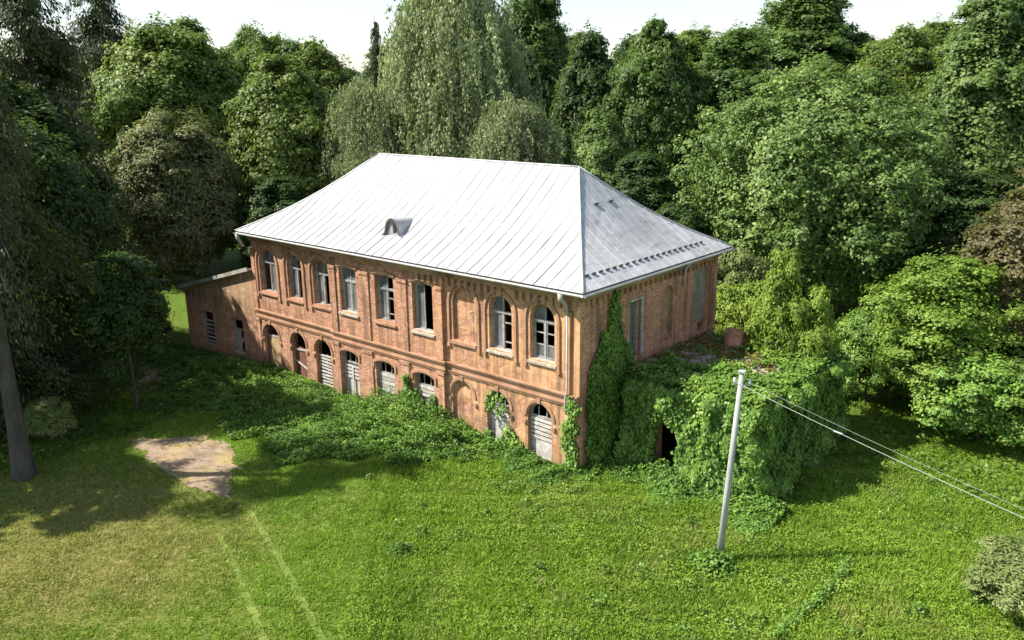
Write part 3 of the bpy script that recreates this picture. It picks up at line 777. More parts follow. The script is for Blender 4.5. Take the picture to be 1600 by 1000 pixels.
# ------------------------------------------------------------------ pole and wires
pole = thing('utility_pole', 'pale leaning concrete utility pole in the grass before the porch', 'utility pole', (7.72, -2.36, 0))
PT = Vector((7.95, -1.95, 6.78)); PB = Vector((7.72, -2.36, -.3))
mb = MB(); mb.tube([PB, PB.lerp(PT, .5), PT], [.13, .11, .085], 8); mb.build('shaft', M['pole'], pole, pole, True)
mb = MB(); mb.obox(PT + Vector((0, 0, .02)), (.1, .03, 0), (-.03, .1, 0), (0, 0, .03)); mb.build('cap', M['pole'], pole, pole)
mb = MB(); mb.tube([PT + Vector((-.22, -.1, -.42)), PT + Vector((.26, .12, -.42))], .025, 6); br_ = mb.build('cross_bracket', M['wire'], pole, pole)
INS = [PT + Vector((-.2, -.09, -.34)), PT + Vector((.24, .11, -.34))]
for q in INS:
    mb = MB(); mb.tube([q + Vector((0, 0, -.08)), q, q + Vector((0, 0, .1)), q + Vector((0, 0, .14))], [.02, .05, .045, .02], 8); mb.build('insulator', M['porcelain'], br_, pole, True)
END = [Vector((40.0, -12.2, 6.5)), Vector((40.2, -11.7, 6.5))]
for (a, b, lab) in ((INS[0], END[0], 'lower of the two thin overhead wires running right from the pale pole'), (INS[1], END[1], 'upper of the two thin overhead wires running right from the pale pole')):
    mb = MB(); pts = []
    for k in range(41):
        s_ = k / 40; p = a.lerp(b, s_); p.z -= 4 * .85 * s_ * (1 - s_); pts.append(p)
    mb.tube(pts, .007 if 'lower' in lab else .0035, 5); o = mb.build('overhead_wire', M['wire']); tag(o, lab, 'wire', 'wires from the pole')
mb = MB(); s_ = .12
a, b = INS[0], END[0]; p = a.lerp(b, s_); p.z -= 4 * .85 * s_ * (1 - s_); mb.tube([p + Vector((-.14, .04, 0)), p + Vector((.14, -.04, 0))], .025, 6)
o = mb.build('wire_clamp', M['wire']); tag(o, 'small pale clamp on the lower overhead wire right of the pole', 'clamp')

# ------------------------------------------------------------------ vegetation
def unit(a): return a / np.maximum(np.linalg.norm(a, axis=-1, keepdims=True), 1e-9)
def leaf_quads(P_, N_, S_, rg, asp=.62, fold=.12, T_=None):
    n = len(P_); N_ = unit(N_)
    T = rg.normal(size=(n, 3)) if T_ is None else T_ + rg.normal(0, .25, (n, 3))
    T = unit(T - N_ * (T * N_).sum(1, keepdims=True)); B = np.cross(N_, T)
    S = np.asarray(S_)[:, None] if np.ndim(S_) else np.full((n, 1), S_)
    V = np.stack([P_ - T * S * .5, P_ + B * S * asp * .5 + N_ * S * fold + T * S * .05, P_ + T * S * .5, P_ - B * S * asp * .5 + N_ * S * fold + T * S * .05], 1)
    return V.reshape(-1, 3)
def quad_faces(n): return np.arange(4 * n).reshape(-1, 4)
def leaf_mesh(name, V, mat): return mesh_np(name, V, quad_faces(len(V) // 4), mat)
def fib(n, rg):
    i = np.arange(n) + .5; ph = np.arccos(1 - 2 * i / n); th = PI * (1 + 5 ** .5) * i + rg.uniform(0, 6)
    return np.stack([np.cos(th) * np.sin(ph), np.sin(th) * np.sin(ph), np.cos(ph)], 1)

def crown_pts(rg, R0, zc, zh, nlobe, per, leaf, shape='round', lr=(.2, .36), low=-.8, flat=.75, sub=16, irr=.10, shell=.4):
    """leaf clumps on lobes spread through an uneven crown"""
    D = fib(int(nlobe * 1.25), rg); D = D[D[:, 2] > low]
    Vs = []; ph = rg.uniform(0, 6.28, 4)
    def gain(q):
        th = np.arctan2(q[..., 1], q[..., 0])
        return 1 + irr * (np.sin(2 * th + ph[0] + 2 * q[..., 2]) + .9 * np.sin(3 * th + ph[1] - 3 * q[..., 2]) + .7 * np.sin(5 * th + ph[2] + 5 * q[..., 2]))
    for d_ in D:
        f = rg.uniform(.72 - 1.2 * (irr - .1), 1.0) * float(gain(d_))
        if d_[2] > .45: f = min(f, .93)
        rr = R0
        if shape == 'cone': rr = R0 * (1 - .55 * (d_[2] * .5 + .5))
        if shape == 'egg': rr = R0 * (1 - .28 * max(0, d_[2]))
        if shape == 'dome': rr = R0
        l = R0 * rg.uniform(*lr)
        c_ = np.array([d_[0] * (rr - l * .8) * f, d_[1] * (rr - l * .8) * f, zc + d_[2] * (zh - l * .75) * f])
        c_ += rg.normal(0, R0 * .05, 3)
        outw = unit(np.array([d_[0], d_[1], d_[2] * .8 + .15]))
        sd = unit(rg.normal(size=(sub * 2, 3)) + outw * .9 + np.array([0, 0, .35])); sd = sd[:sub]
        sc = c_ + sd * np.array([1, 1, flat]) * l * rg.uniform(.65, 1.05, (sub, 1))
        k = per // sub
        idx = np.repeat(np.arange(sub), k)
        off = rg.normal(size=(len(idx), 3)) * l * .17 * np.array([1, 1, .6])
        P_ = sc[idx] + off
        N_ = unit(sd[idx] * .9 + off / (l * .3) * .5 + rg.normal(0, .36, (len(idx), 3)) + np.array([0, 0, .5]))
        Vs.append(leaf_quads(P_, N_, leaf * rg.uniform(.65, 1.25, len(idx)), rg))
    # twigs and leaves that close the shell between the clumps
    ns = int(nlobe * per * shell); q = unit(rg.normal(size=(ns, 3))); q = q[q[:, 2] > low]
    prof_ = 1 - (.28 * np.clip(q[:, 2], 0, 1) if shape == 'egg' else 0)
    ra = rg.uniform(.74, .93, len(q)) * np.minimum(gain(q), 1.04) * (1 + .06 * np.sin(q[:, 0] * 9 + q[:, 2] * 7) + .05 * np.sin(q[:, 1] * 13))
    Vs.append(leaf_quads(np.stack([q[:, 0] * R0 * ra * prof_, q[:, 1] * R0 * ra * prof_, zc + q[:, 2] * zh * ra], 1), q + np.array([0, 0, .4]) + rg.normal(0, .4, q.shape), leaf * rg.uniform(.7, 1.3, len(q)), rg))
    # leaves inside the crown
    ni = int(nlobe * per * .22); q = unit(rg.normal(size=(ni, 3))) * rg.uniform(.15, .75, (ni, 1)); q = q[q[:, 2] > low]
    Vs.append(leaf_quads(q * np.array([R0, R0, zh]) + np.array([0, 0, zc]), rg.normal(size=q.shape), leaf * rg.uniform(.9, 1.5, len(q)), rg))
    return np.concatenate(Vs)

def trunk_mb(rg, H, r0, R0, zc, zh, limbs=7, lean=(0, 0), straight=False):
    mb = MB(); top = zc + zh * .55; pts = []; rs = []
    for k in range(7):
        s_ = k / 6; pts.append((lean[0] * s_ + (0 if straight else rg.normal(0, .08) * s_ * 2), lean[1] * s_ + (0 if straight else rg.normal(0, .08) * s_ * 2), -.3 + (top + .3) * s_)); rs.append(r0 * (1.35 if k == 0 else 1) * (1 - .8 * s_))
    mb.tube(pts, rs, 9)
    for k in range(limbs):
        s_ = rg.uniform(.35, .9); j = min(5, int(s_ * 6)); p = Vector(pts[j]); a = rg.uniform(0, 2 * PI); ln = R0 * rg.uniform(.5, .8)
        e = p + Vector((math.cos(a) * ln, math.sin(a) * ln, ln * rg.uniform(.3, .9))); m_ = p.lerp(e, .5) + Vector((0, 0, -.1 * ln))
        mb.tube([p, m_, e], [rs[j] * .55, rs[j] * .35, .02], 6)
    return mb

LEAF = {
    'olive': mat_leaf('olive_leaf', (0.078, 0.131, 0.025), (0.187, 0.263, 0.052), (0.348, 0.394, 0.095)),
    'green': mat_leaf('green_leaf', (0.055, 0.107, 0.026), (0.124, 0.210, 0.047), (0.215, 0.304, 0.078)),
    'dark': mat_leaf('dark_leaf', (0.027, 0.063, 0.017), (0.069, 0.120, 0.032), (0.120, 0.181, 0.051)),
    'maple': mat_leaf('maple_leaf', (0.074, 0.133, 0.036), (0.174, 0.268, 0.071), (0.326, 0.417, 0.125)),
    'birch': mat_leaf('birch_leaf', (0.174, 0.222, 0.093), (0.312, 0.363, 0.171), (0.459, 0.500, 0.286), .35),
    'chestnut': mat_leaf('chestnut_leaf', (0.105, 0.124, 0.042), (0.205, 0.223, 0.087), (0.335, 0.329, 0.161)),
    'brown': mat_leaf('bronze_leaf', (0.118, 0.105, 0.045), (0.205, 0.174, 0.081), (0.298, 0.267, 0.124)),
    'lime': mat_leaf('lime_leaf', (0.103, 0.181, 0.025), (0.199, 0.311, 0.046), (0.312, 0.414, 0.093), .4),
    'pale': mat_leaf('pale_leaf', (0.149, 0.208, 0.063), (0.274, 0.341, 0.108), (0.446, 0.482, 0.198), .35),
    'needle': mat_leaf('spruce_needle', (0.029, 0.045, 0.014), (0.062, 0.083, 0.024), (0.116, 0.130, 0.043), 0.15),
    'ivy': mat_leaf('creeper_leaf', (0.082, 0.157, 0.029), (0.171, 0.303, 0.050), (0.315, 0.441, 0.083), .28, .45, .8),
    'nettle': mat_leaf('nettle_leaf', (0.063, 0.140, 0.024), (0.138, 0.263, 0.041), (0.243, 0.378, 0.061), .28, .5, .5),
    'young': mat_leaf('young_leaf', (0.160, 0.254, 0.035), (0.301, 0.424, 0.062), (0.471, 0.577, 0.124), .4),
    'moss': mat_leaf('dry_moss', (0.171, 0.151, 0.031), (0.291, 0.242, 0.056), (0.463, 0.332, 0.099), .2),
    'meadow': mat_leaf('meadow_leaf', (0.154, 0.266, 0.025), (0.280, 0.448, 0.042), (0.420, 0.574, 0.112), .42, .5, .13, isl=.32),
    'silver': mat_leaf('silvery_leaf', (.13, .17, .085), (.23, .27, .15), (.36, .39, .25), .3),
}
PROTO = {}
def proto(name, seed, R0, H, zb, leafmat, nlobe, per, leaf, shape='round', bark='bark', r0=.3, lr=(.2, .36), low=-.8, flat=.75, sub=16, irr=.10, shell=.4):
    rg = np.random.default_rng(seed); zc = (zb + H) / 2; zh = (H - zb) / 2
    V = crown_pts(rg, R0, zc, zh, nlobe, per, leaf, shape, lr, low, flat, sub, irr, shell)
    cm = leaf_mesh('crown', V, LEAF[leafmat])
    tb = trunk_mb(rg, H, r0, R0, zc, zh); tm = bpy.data.meshes.new('trunk'); tm.from_pydata(tb.v, [], tb.f); tm.materials.append(M[bark])
    PROTO[name] = (cm, tm, R0, H, leafmat)
proto('round', 1, 5, 17, 2.5, 'olive', 75, 1152, 0.255)
proto('round2', 2, 5, 17, 2, 'green', 64, 1072, 0.267, 'egg', lr=(.18, .33))
proto('tall', 3, 4, 22, 2, 'green', 80, 992, 0.242, 'egg', lr=(.24, .42))
proto('dark', 4, 4.5, 18, 1, 'dark', 56, 864, 0.286, 'egg')
proto('maple', 5, 8.7, 17.2, .4, 'maple', 250, 336, .25, 'dome', r0=.4, lr=(.10, .175), low=-.9, flat=.9, sub=12)
proto('chestnut', 6, 4.5, 14.6, 2, 'chestnut', 54, 1152, 0.229, lr=(.2, .34))
proto('acacia', 7, 2.6, 8.4, .2, 'lime', 46, 992, 0.133, lr=(.22, .4), flat=.45, irr=.17, shell=.08)
proto('brown', 8, 3.2, 11.5, 1.5, 'brown', 50, 992, 0.165, irr=.17, shell=.08)
proto('shrub', 9, 2.0, 4.2, .1, 'green', 34, 864, 0.121, lr=(.25, .42), r0=.08, irr=.17, shell=.08)
proto('shrub2', 10, 1.5, 2.2, .0, 'silver', 30, 864, 0.083, lr=(.25, .42), r0=.05, irr=.17, shell=.08)
proto('sapling', 12, 2.0, 8.0, 1.8, 'dark', 34, 576, 0.153, r0=.09, lr=(.22, .42), irr=.2, shell=.08)
proto('terrace', 13, 1.5, 4.6, .1, 'young', 40, 816, 0.101, 'egg', 'barkgrey', .06, lr=(.24, .4), irr=.17, shell=.08)

def weeping(name, seed, R0, H, nb, leafmat, bark):
    """birch: limbs that arch over and long hanging strands"""
    rg = np.random.default_rng(seed); Vs = []
    D = fib(nb, rg); D = D[D[:, 2] > -.55]
    for d_ in D:
        rr = R0 * (1 - .34 * max(0, d_[2])); f = rg.uniform(.55, 1)
        c_ = np.array([d_[0] * rr * f, d_[1] * rr * f, H * .56 + d_[2] * H * .41 * (.75 + .25 * f)])
        for s_ in range(13):
            st = c_ + rg.normal(0, 1, 3) * np.array([.5, .5, .35]) * R0 * .2
            ln = rg.uniform(1.0, 3.4); k = int(ln * 17)
            t_ = np.sort(rg.uniform(0, 1, k) ** .8)
            sway = rg.normal(0, .25, 2)
            arch_ = (1 - (1 - t_) ** 2) * rg.uniform(.2, .9); cl_ = rg.normal(0, .05 + .1 * rg.uniform(), k)
            P_ = st + np.stack([sway[0] * t_ + d_[0] * arch_ + cl_ + rg.normal(0, .06, k), sway[1] * t_ + d_[1] * arch_ + cl_ + rg.normal(0, .06, k), -ln * t_ + .2 * np.sin(t_ * 3)], 1)
            N_ = rg.normal(size=(k, 3)) * np.array([1, 1, .5]) + np.array([d_[0], d_[1], .35])
            Vs.append(leaf_quads(P_, N_, .27 * rg.uniform(.7, 1.2, k), rg, .55, .1, np.tile(np.array([0, 0, -1.0]), (k, 1))))
    ni = 5000; q = unit(rg.normal(size=(ni, 3))) * rg.uniform(.1, .7, (ni, 1))
    Vs.append(leaf_quads(q * np.array([R0, R0, H * .4]) + np.array([0, 0, H * .54]), rg.normal(size=q.shape), .4, rg))
    cm = leaf_mesh('crown', np.concatenate(Vs), LEAF[leafmat])
    tb = trunk_mb(rg, H, .3, R0, H * .5, H * .5); tm = bpy.data.meshes.new('trunk'); tm.from_pydata(tb.v, [], tb.f); tm.materials.append(M[bark])
    PROTO[name] = (cm, tm, R0, H, leafmat)
weeping('birch', 20, 6.4, 23.7, 230, 'birch', 'barkwhite')

SUNLIT = [[(-18.8, -10.3), (-16.0, -7.7), (-14.3, -7.4), (-12.4, -8.2), (-10.1, -9.9), (-9.7, -11.0), (-11.6, -11.2), (-14.8, -11.2)],
          [(-8.4, -10.6), (-5.4, -3.0), (-3, -1), (9, -1), (9, -19), (-6, -22), (-15, -18.2), (-12.0, -14.9), (-8.7, -12.2)],
          [(-22.5, -10.4), (-19, -8.4), (-18.4, -9.0), (-21.5, -11.2)], [(-23.5, -8.6), (-20, -6.6), (-19.5, -7.2), (-22.5, -9.4)], [(-15.4, -6.6), (-13.4, -5.6), (-13.0, -6.4), (-14.9, -7.4)]]
def sunny_gaps(V, x0, y0, roof=True):
    """thin a crown where the photograph shows sun coming through it"""
    c_ = V.reshape(-1, 4, 3).mean(1); h = c_[:, 2] - .3; k = 1 / math.tan(rad(SUN_EL))
    px, py = c_[:, 0] + x0 + SUN_DIR[0] * k * h, c_[:, 1] + y0 + SUN_DIR[1] * k * h
    r_ = np.random.default_rng(9); wx, wy = px.copy(), py.copy()
    px = px + .7 * np.sin(wy * 1.7) + .4 * np.sin(wy * 4.3 + wx) + r_.normal(0, .45, len(px)); py = py + .7 * np.sin(wx * 1.5 + 1) + .4 * np.sin(wx * 3.9 - wy) + r_.normal(0, .45, len(py))
    drop = np.zeros(len(c_), bool)
    for pl in SUNLIT: drop |= inside(pl, px, py)
    drop |= (np.sin(px * 1.15 + .6 * py) * np.sin(py * 1.4 - .5 * px + 2) + .35 * np.sin(px * 2.9 + 1) * np.sin(py * 3.1)) > .16
    t_ = -(c_[:, 1] + y0) / SUN_DIR[1]; fx, fz = c_[:, 0] + x0 + SUN_DIR[0] * t_, c_[:, 2] - t_ / k
    drop |= (t_ > 0) & (fz > .3) & ((fx > -15.5) | ((fz > 7.8) & roof))
    return V.reshape(-1, 4, 3)[~drop].reshape(-1, 3)
def conifer(name, seed, R0, H, zb, droop=.5, leaf=.3, dens=1.0, lean=(0, 0), r0=.3, bark='bark', asym=0.0, cull=None):
    rg = np.random.default_rng(seed); Vs = []; z = zb
    tb = MB(); pts = [(lean[0] * k / 8 * k / 8, lean[1] * k / 8 * k / 8, -.3 + (H + .3) * k / 8) for k in range(9)]
    tb.tube(pts, [r0 * (1.45 if k == 0 else 1.05) * (1 - .93 * k / 8) for k in range(9)], 10)
    while z < H - .3:
        s_ = (z - zb) / (H - zb); ln0 = R0 * (1 - s_) ** .68 * (.75 if s_ < .1 else 1)
        cx, cy_ = lean[0] * (z / H) ** 2, lean[1] * (z / H) ** 2
        for b in range(rg.integers(5, 8)):
            a = rg.uniform(0, 2 * PI); ln = ln0 * rg.uniform(.7, 1.1) + .3
            ln *= 1 - asym * max(0.0, math.cos(a - .7))
            dr = np.array([math.cos(a), math.sin(a)]); k = int(ln * 130 * dens)
            t_ = rg.uniform(.08, 1, k); zz = z + ln * (.12 * t_ - droop * t_ * t_)
            base = np.stack([cx + dr[0] * ln * t_, cy_ + dr[1] * ln * t_, zz], 1)
            side = rg.normal(0, .14, (k, 1)) * ln * (1 - .5 * t_[:, None]) * np.array([[-dr[1], dr[0], 0]])
            hang = np.abs(rg.normal(0, .45, k)) * (.4 + t_)
            P_ = base + side; P_[:, 2] -= hang
            N_ = np.stack([dr[0] + rg.normal(0, .6, k), dr[1] + rg.normal(0, .6, k), np.full(k, .5)], 1)
            Vs.append(leaf_quads(P_, N_, leaf * rg.uniform(.7, 1.3, k), rg, .38, .08, np.tile(np.array([dr[0] * .5, dr[1] * .5, -1.0]), (k, 1))))
            mid = np.tile(np.array([[cx + dr[0] * ln * .6, cy_ + dr[1] * ln * .6, z - .1 * ln]]), (4, 1))
            if ln > 1.2 and not (cull and len(sunny_gaps(mid, *cull)) == 0): tb.tube([(cx, cy_, z), (cx + dr[0] * ln * .5, cy_ + dr[1] * ln * .5, z + ln * (.06 - droop * .25)), (cx + dr[0] * ln * .95, cy_ + dr[1] * ln * .95, z + ln * (.12 - droop * .9))], [r0 * .2 * (1 - s_), r0 * .13 * (1 - s_), .01], 5, False)
        z += rg.uniform(.38, .62)
    V = np.concatenate(Vs)
    if cull: V = sunny_gaps(V, *cull)
    cm = leaf_mesh('crown', V, LEAF['needle'])
    tm = bpy.data.meshes.new('trunk'); tm.from_pydata(tb.v, [], tb.f); tm.materials.append(M[bark])
    PROTO[name] = (cm, tm, R0, H, 'needle')
conifer('spruce', 30, 4.2, 23, 1.0, .46, .2, 1.0)
conifer('larch', 31, 5.4, 21, 8.0, .62, .2, 1.1, (-.1, 0), .36, 'barkgrey', .3, (-18.2, -15.05))

def tree(kind, name, label, x, y, top, r, cat='tree', leaf=None, group=None, seed=0, z0=None, gnd=True):
    cm, tm, R0, H0, lm = PROTO[kind]
    rr = random.Random(int(x * 131 + y * 17 + seed))
    z = float(gz(x, y)) if z0 is None else z0
    group = group or {'spruce': 'spruces on the left', 'birch': 'birches behind the roof', 'bush': 'bushes round the lawn', 'broadleaf_tree': 'tall leafy trees round the house', 'young_tree': 'young trees'}.get(name)
    o = thing(name, label, cat, (x, y, z), group)
    o.rotation_euler = (0, 0, 0 if kind in ('larch', 'spruce_tall') else rr.uniform(0, 2 * PI)); s_ = r / R0; o.scale = (s_, s_, (top - z) / H0)
    c_ = link('crown', cm, o); t_ = link('trunk', tm, o)
    if leaf and leaf != lm:
        c_.material_slots[0].link = 'OBJECT'; c_.material_slots[0].material = LEAF[leaf]
    return o

TREES = [
 # kind, name, label, x, y, top, r, leaf
 ('spruce', 'spruce', 'tall dark spruce filling the left edge of the picture up to the top', -38.6, -4.4, 27.0, 6.0, None),
 ('larch', 'spruce', 'tall dark drooping spruce with a bare grey trunk at the left of the lawn', -18.2, -15.05, 21, 5.4, None),
 ('spruce', 'spruce', 'dark drooping spruce close behind the bare grey trunk at the left edge', -26.0, -13.4, 20.0, 5.0, None),
 ('spruce', 'spruce', 'dark far spruce whose tip reaches the top edge left of the big round crown', -55.6, 7.9, 28.0, 6.0, None),
 ('spruce', 'spruce', 'dark spruce top against the sky in the top left corner', -43.5, -6.5, 25.0, 5.2, None),
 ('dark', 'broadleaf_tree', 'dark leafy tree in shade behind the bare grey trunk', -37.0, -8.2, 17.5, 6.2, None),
 ('round', 'broadleaf_tree', 'big round olive green crown against the sky, left of the house', -51.2, 11.0, 21.8, 6.9, None),
 ('chestnut', 'chestnut_tree', 'brownish olive chestnut tree behind the lean-to', -39.7, 4.8, 14.7, 4.7, None),
 ('round2', 'broadleaf_tree', 'olive green tree above the left end of the metal roof', -39.7, 14.5, 18.6, 5.6, 'olive'),
 ('round', 'broadleaf_tree', 'small light green round top between two bigger crowns on the left skyline', -58.0, 25.0, 22.0, 4.2, 'lime'),
 ('round2', 'broadleaf_tree', 'bushy green tree behind the left slope of the roof', -47.8, 23.8, 20.2, 5.0, 'olive'),
 ('dark', 'broadleaf_tree', 'low dark tree in the gap behind the left eave', -33.5, 9.2, 10.0, 3.6, 'dark'),
 ('spruce', 'spruce', 'thin pointed spruce tip on the skyline left of the birch', -45.0, 28.8, 22.3, 2.3, None),
 ('birch', 'birch', 'tall pale weeping birch with hanging branches behind the roof ridge', -29.7, 23.2, 26.5, 6.4, None),
 ('birch', 'birch', 'smaller weeping birch to the right of the tall one, behind the ridge', -22.2, 21.6, 15.6, 4.6, None),
 ('birch', 'willow', 'low yellow green weeping tree left of the tall birch', -32.8, 16.8, 16.8, 3.9, None),
 ('tall', 'broadleaf_tree', 'tall dark oak top against the sky right of the birch', -33.9, 38.3, 26.5, 4.6, 'green'),
 ('dark', 'broadleaf_tree', 'dark narrow tree on the skyline between the oak and the next round crown', -26.2, 36.7, 20.9, 3.8, None),
 ('round2', 'broadleaf_tree', 'dark green oval tree behind the right end of the ridge', -18.3, 34.7, 20.9, 4.8, 'green'),
 ('tall', 'broadleaf_tree', 'mid green tree left behind the big round maple', -13.6, 40.0, 20.4, 5.0, 'green'),
 ('tall', 'broadleaf_tree', 'tallest tree on the skyline, rising behind the big round maple', -14.3, 54.7, 25.2, 7.0, 'green'),
 ('maple', 'maple_tree', 'huge round green maple crown to the right of the house', -2.3, 29.3, 17.3, 9.0, None),
 ('round', 'broadleaf_tree', 'olive tree peeping over the right shoulder of the big maple', -3.8, 50.0, 20.2, 5.4, 'olive'),
 ('tall', 'broadleaf_tree', 'tall green tree at the right edge of the picture', 4.9, 39.8, 22.6, 5.0, 'maple'),
 ('round2', 'broadleaf_tree', 'dark tree between the maple and the tall right edge tree', -1.5, 60.0, 20.5, 5.0, 'green'),
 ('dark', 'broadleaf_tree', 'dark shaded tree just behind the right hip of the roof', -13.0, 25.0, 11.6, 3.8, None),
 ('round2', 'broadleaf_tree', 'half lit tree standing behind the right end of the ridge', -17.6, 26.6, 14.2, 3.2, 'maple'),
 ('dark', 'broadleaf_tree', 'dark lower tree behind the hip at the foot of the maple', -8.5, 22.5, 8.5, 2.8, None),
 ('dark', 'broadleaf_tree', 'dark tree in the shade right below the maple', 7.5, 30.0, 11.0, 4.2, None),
 ('brown', 'bronze_tree', 'brownish leaved tree cut by the right edge', 13.2, 18.8, 12.4, 4.3, None),
 ('acacia', 'acacia_tree', 'bright lime green acacia right of the porch', 9.8, 15.6, 8.6, 3.5, None),
 ('sapling', 'young_tree', 'slender young tree with a thin dark trunk left of the dirt patch', -22.3, -8.05, 8.4, 2.3, None),
 ('terrace', 'young_tree', 'tall pale young tree growing on the porch roof', 4.1, 9.9, 8.7, 1.6, None),
 ('terrace', 'young_tree', 'shorter pale young tree at the right edge of the porch roof', 5.7, 10.0, 7.2, 1.4, None),
 ('shrub', 'bush', 'grey green bush behind the porch beside the house corner', -2.4, 18.6, 7.4, 2.2, 'pale'),
 ('shrub', 'bush', 'bright green bush between the house corner and the pale young tree', -1.2, 17.0, 5.6, 2.0, 'young'),
 ('shrub', 'bush', 'mid green bush right of the porch under the maple', 6.4, 15.8, 5.4, 2.0, 'ivy'),
 ('shrub', 'bush', 'broad green bush below the lime green acacia', 12.0, 14.0, 4.6, 2.8, 'ivy'),
 ('shrub', 'bush', 'dark bush at the right edge below the brownish tree', 14.8, 15.0, 5.0, 2.4, 'maple'),
 ('shrub', 'bush', 'low light green bush left of the acacia foot', 7.6, 17.6, 2.6, 1.9, 'lime'),
 ('shrub', 'bush', 'grey green bush in the bottom right corner', 16.7, 1.4, 2.2, 2.1, 'pale'),
 ('shrub', 'bush', 'small pale leaved bush beside the bare grey trunk', -21.2, -12.8, 2.3, 1.1, 'pale'),
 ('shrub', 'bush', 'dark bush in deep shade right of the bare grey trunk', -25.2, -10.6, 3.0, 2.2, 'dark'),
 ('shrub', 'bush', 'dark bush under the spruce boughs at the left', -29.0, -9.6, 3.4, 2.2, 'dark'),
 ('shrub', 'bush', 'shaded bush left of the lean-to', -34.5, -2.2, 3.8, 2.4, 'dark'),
]
for (k, nm, lab, x, y, top, r, lf) in TREES: tree(k, nm, lab, x, y, top, r, 'bush' if nm == 'bush' else 'tree', lf)
def shade_tree(seed, label, x, y, H, R_, zb, leaf='olive'):
    rg = np.random.default_rng(seed); zc, zh = (zb + H) / 2, (H - zb) / 2
    V = sunny_gaps(crown_pts(rg, R_, zc, zh, 70, 720, .25), x, y)
    tb = trunk_mb(rg, H, .3, R_, zc, zh, 4)
    o = thing('broadleaf_tree', label, 'tree', (x, y, float(gz(x, y))), 'tall leafy trees round the house')
    link('crown', leaf_mesh('crown', V, LEAF[leaf]), o)
    tm = bpy.data.meshes.new('trunk'); tm.from_pydata(tb.v, [], tb.f); tm.materials.append(M['bark']); link('trunk', tm, o)
shade_tree(80, 'leafy tree just left of the picture beyond the bare grey trunk', -22.5, -20.8, 13.5, 4.6, 4.5)
shade_tree(81, 'leafy tree left of the picture that shades the weeds by the house', -30.5, -18.5, 17.5, 6.0, 5)
shade_tree(82, 'leafy tree left of the picture that shades the lean-to', -38.5, -13.8, 16.0, 5.0, 4)
shade_tree(83, 'dark broad tree in the shade between the drooping spruces and the lean-to', -31.5, -8.8, 15.5, 4.4, 3, 'dark')
# the wood behind
rw = random.Random(3); cx, cyy = 19.43, -26.6
for k in range(23):
    a = rad(-64 + 86 * (k % 23) / 22 + rw.uniform(-1.6, 1.6)); D_ = (92 if k < 23 else 112) + rw.uniform(-5, 5)
    ca = rad(40.9)
    dirx, diry = -math.sin(ca) * math.cos(a + rad(20)) + math.cos(ca) * math.sin(a + rad(20)), math.cos(ca) * math.cos(a + rad(20)) + math.sin(ca) * math.sin(a + rad(20))
    tree(['round', 'round2', 'tall', 'dark'][k % 4], 'broadleaf_tree', 'dark green tree of the wood behind, mostly hidden by nearer crowns', cx + dirx * D_, cyy + diry * D_, rw.uniform(19.5, 22), rw.uniform(5.5, 7), 'tree', ['green', 'dark', 'olive', 'dark'][k % 4], 'trees of the wood behind')

# ---- creeper on the porch, the house wall and the corner
def wob(a, b, f, ph): return np.sin(a * f + ph) * np.sin(b * f * 1.27 + ph * 1.7)
def lumps(a, b): return .5 + .25 * wob(a, b, 1.9, .4) + .2 * wob(a, b, 4.1, 1.3) + .15 * wob(a, b, 8.3, 2.2)
def creeper(name, label, faces, leaf, dens, seed, mat='ivy', tufts=()):
    rg = np.random.default_rng(seed); Vs = []
    for (fn, a0, a1, b0, b1, thick, keep) in faces:
        n = int((a1 - a0) * (b1 - b0) * dens); a = rg.uniform(a0, a1, n); b = rg.uniform(b0, b1, n)
        m_ = keep(a, b) if keep else np.ones(n, bool); a, b = a[m_], b[m_]
        lay = rg.uniform(0, 1, len(a)) ** .5
        t_ = thick(a, b) * lay
        P_, N_, dn = fn(a, b, t_)
        P_ = P_ + rg.normal(0, .05, P_.shape)
        e = .05; g1 = (lumps(a + e, b) - lumps(a, b)) / e; g2 = (lumps(a, b + e) - lumps(a, b)) / e
        N_ = N_ + rg.normal(0, .38, P_.shape) + np.array([0, 0, .35])
        Vs.append(leaf_quads(P_, N_, leaf * rg.uniform(.6, 1.3, len(a)), rg, .8, .1, np.tile(np.array(dn, float), (len(a), 1))))
    for (p0, p1, m_, r0, r1, out) in tufts:
        for q_ in range(m_):
            c_ = np.array(p0) + (np.array(p1) - np.array(p0)) * rg.uniform(0, 1) + rg.normal(0, .12, 3); r_ = rg.uniform(r0, r1)
            if abs(c_[0] - 2.78) < 1.05 and c_[2] < 2.9: continue                # keep the doorway open; n = int(520 * r_ * r_ / .16)
            dd = unit(rg.normal(size=(n, 3)) + np.array(out) * .8); P_ = c_ + dd * r_ * np.array([1, 1, .85]) * rg.uniform(.6, 1.05, (n, 1))
            Vs.append(leaf_quads(P_, dd + rg.normal(0, .4, P_.shape) + np.array([0, 0, .3]), leaf * rg.uniform(.6, 1.3, n), rg, .8, .1, np.tile(np.array((0, 0, -1.0)), (n, 1))))
            k = int(60 * r_ / .4); t_ = rg.uniform(0, 1, k)                # a trailing shoot
            P_ = c_ + np.array(out) * (r_ * .9 + .1 * np.sin(t_ * 4))[:, None] + np.stack([rg.normal(0, .05, k) + .15 * t_ * rg.normal(), rg.normal(0, .05, k), -t_ * rg.uniform(.5, 1.5)], 1)
            Vs.append(leaf_quads(P_, rg.normal(0, .5, P_.shape) + np.array(out), leaf * rg.uniform(.6, 1.2, k), rg, .8, .1, np.tile(np.array((0, 0, -1.0)), (k, 1))))
    V = np.concatenate(Vs)
    o = link(name, leaf_mesh(name, V, LEAF[mat])); tag(o, label, 'creeper', 'creepers on the house and porch'); return o
one = lambda n, v: np.tile(np.array(v, float), (n, 1))
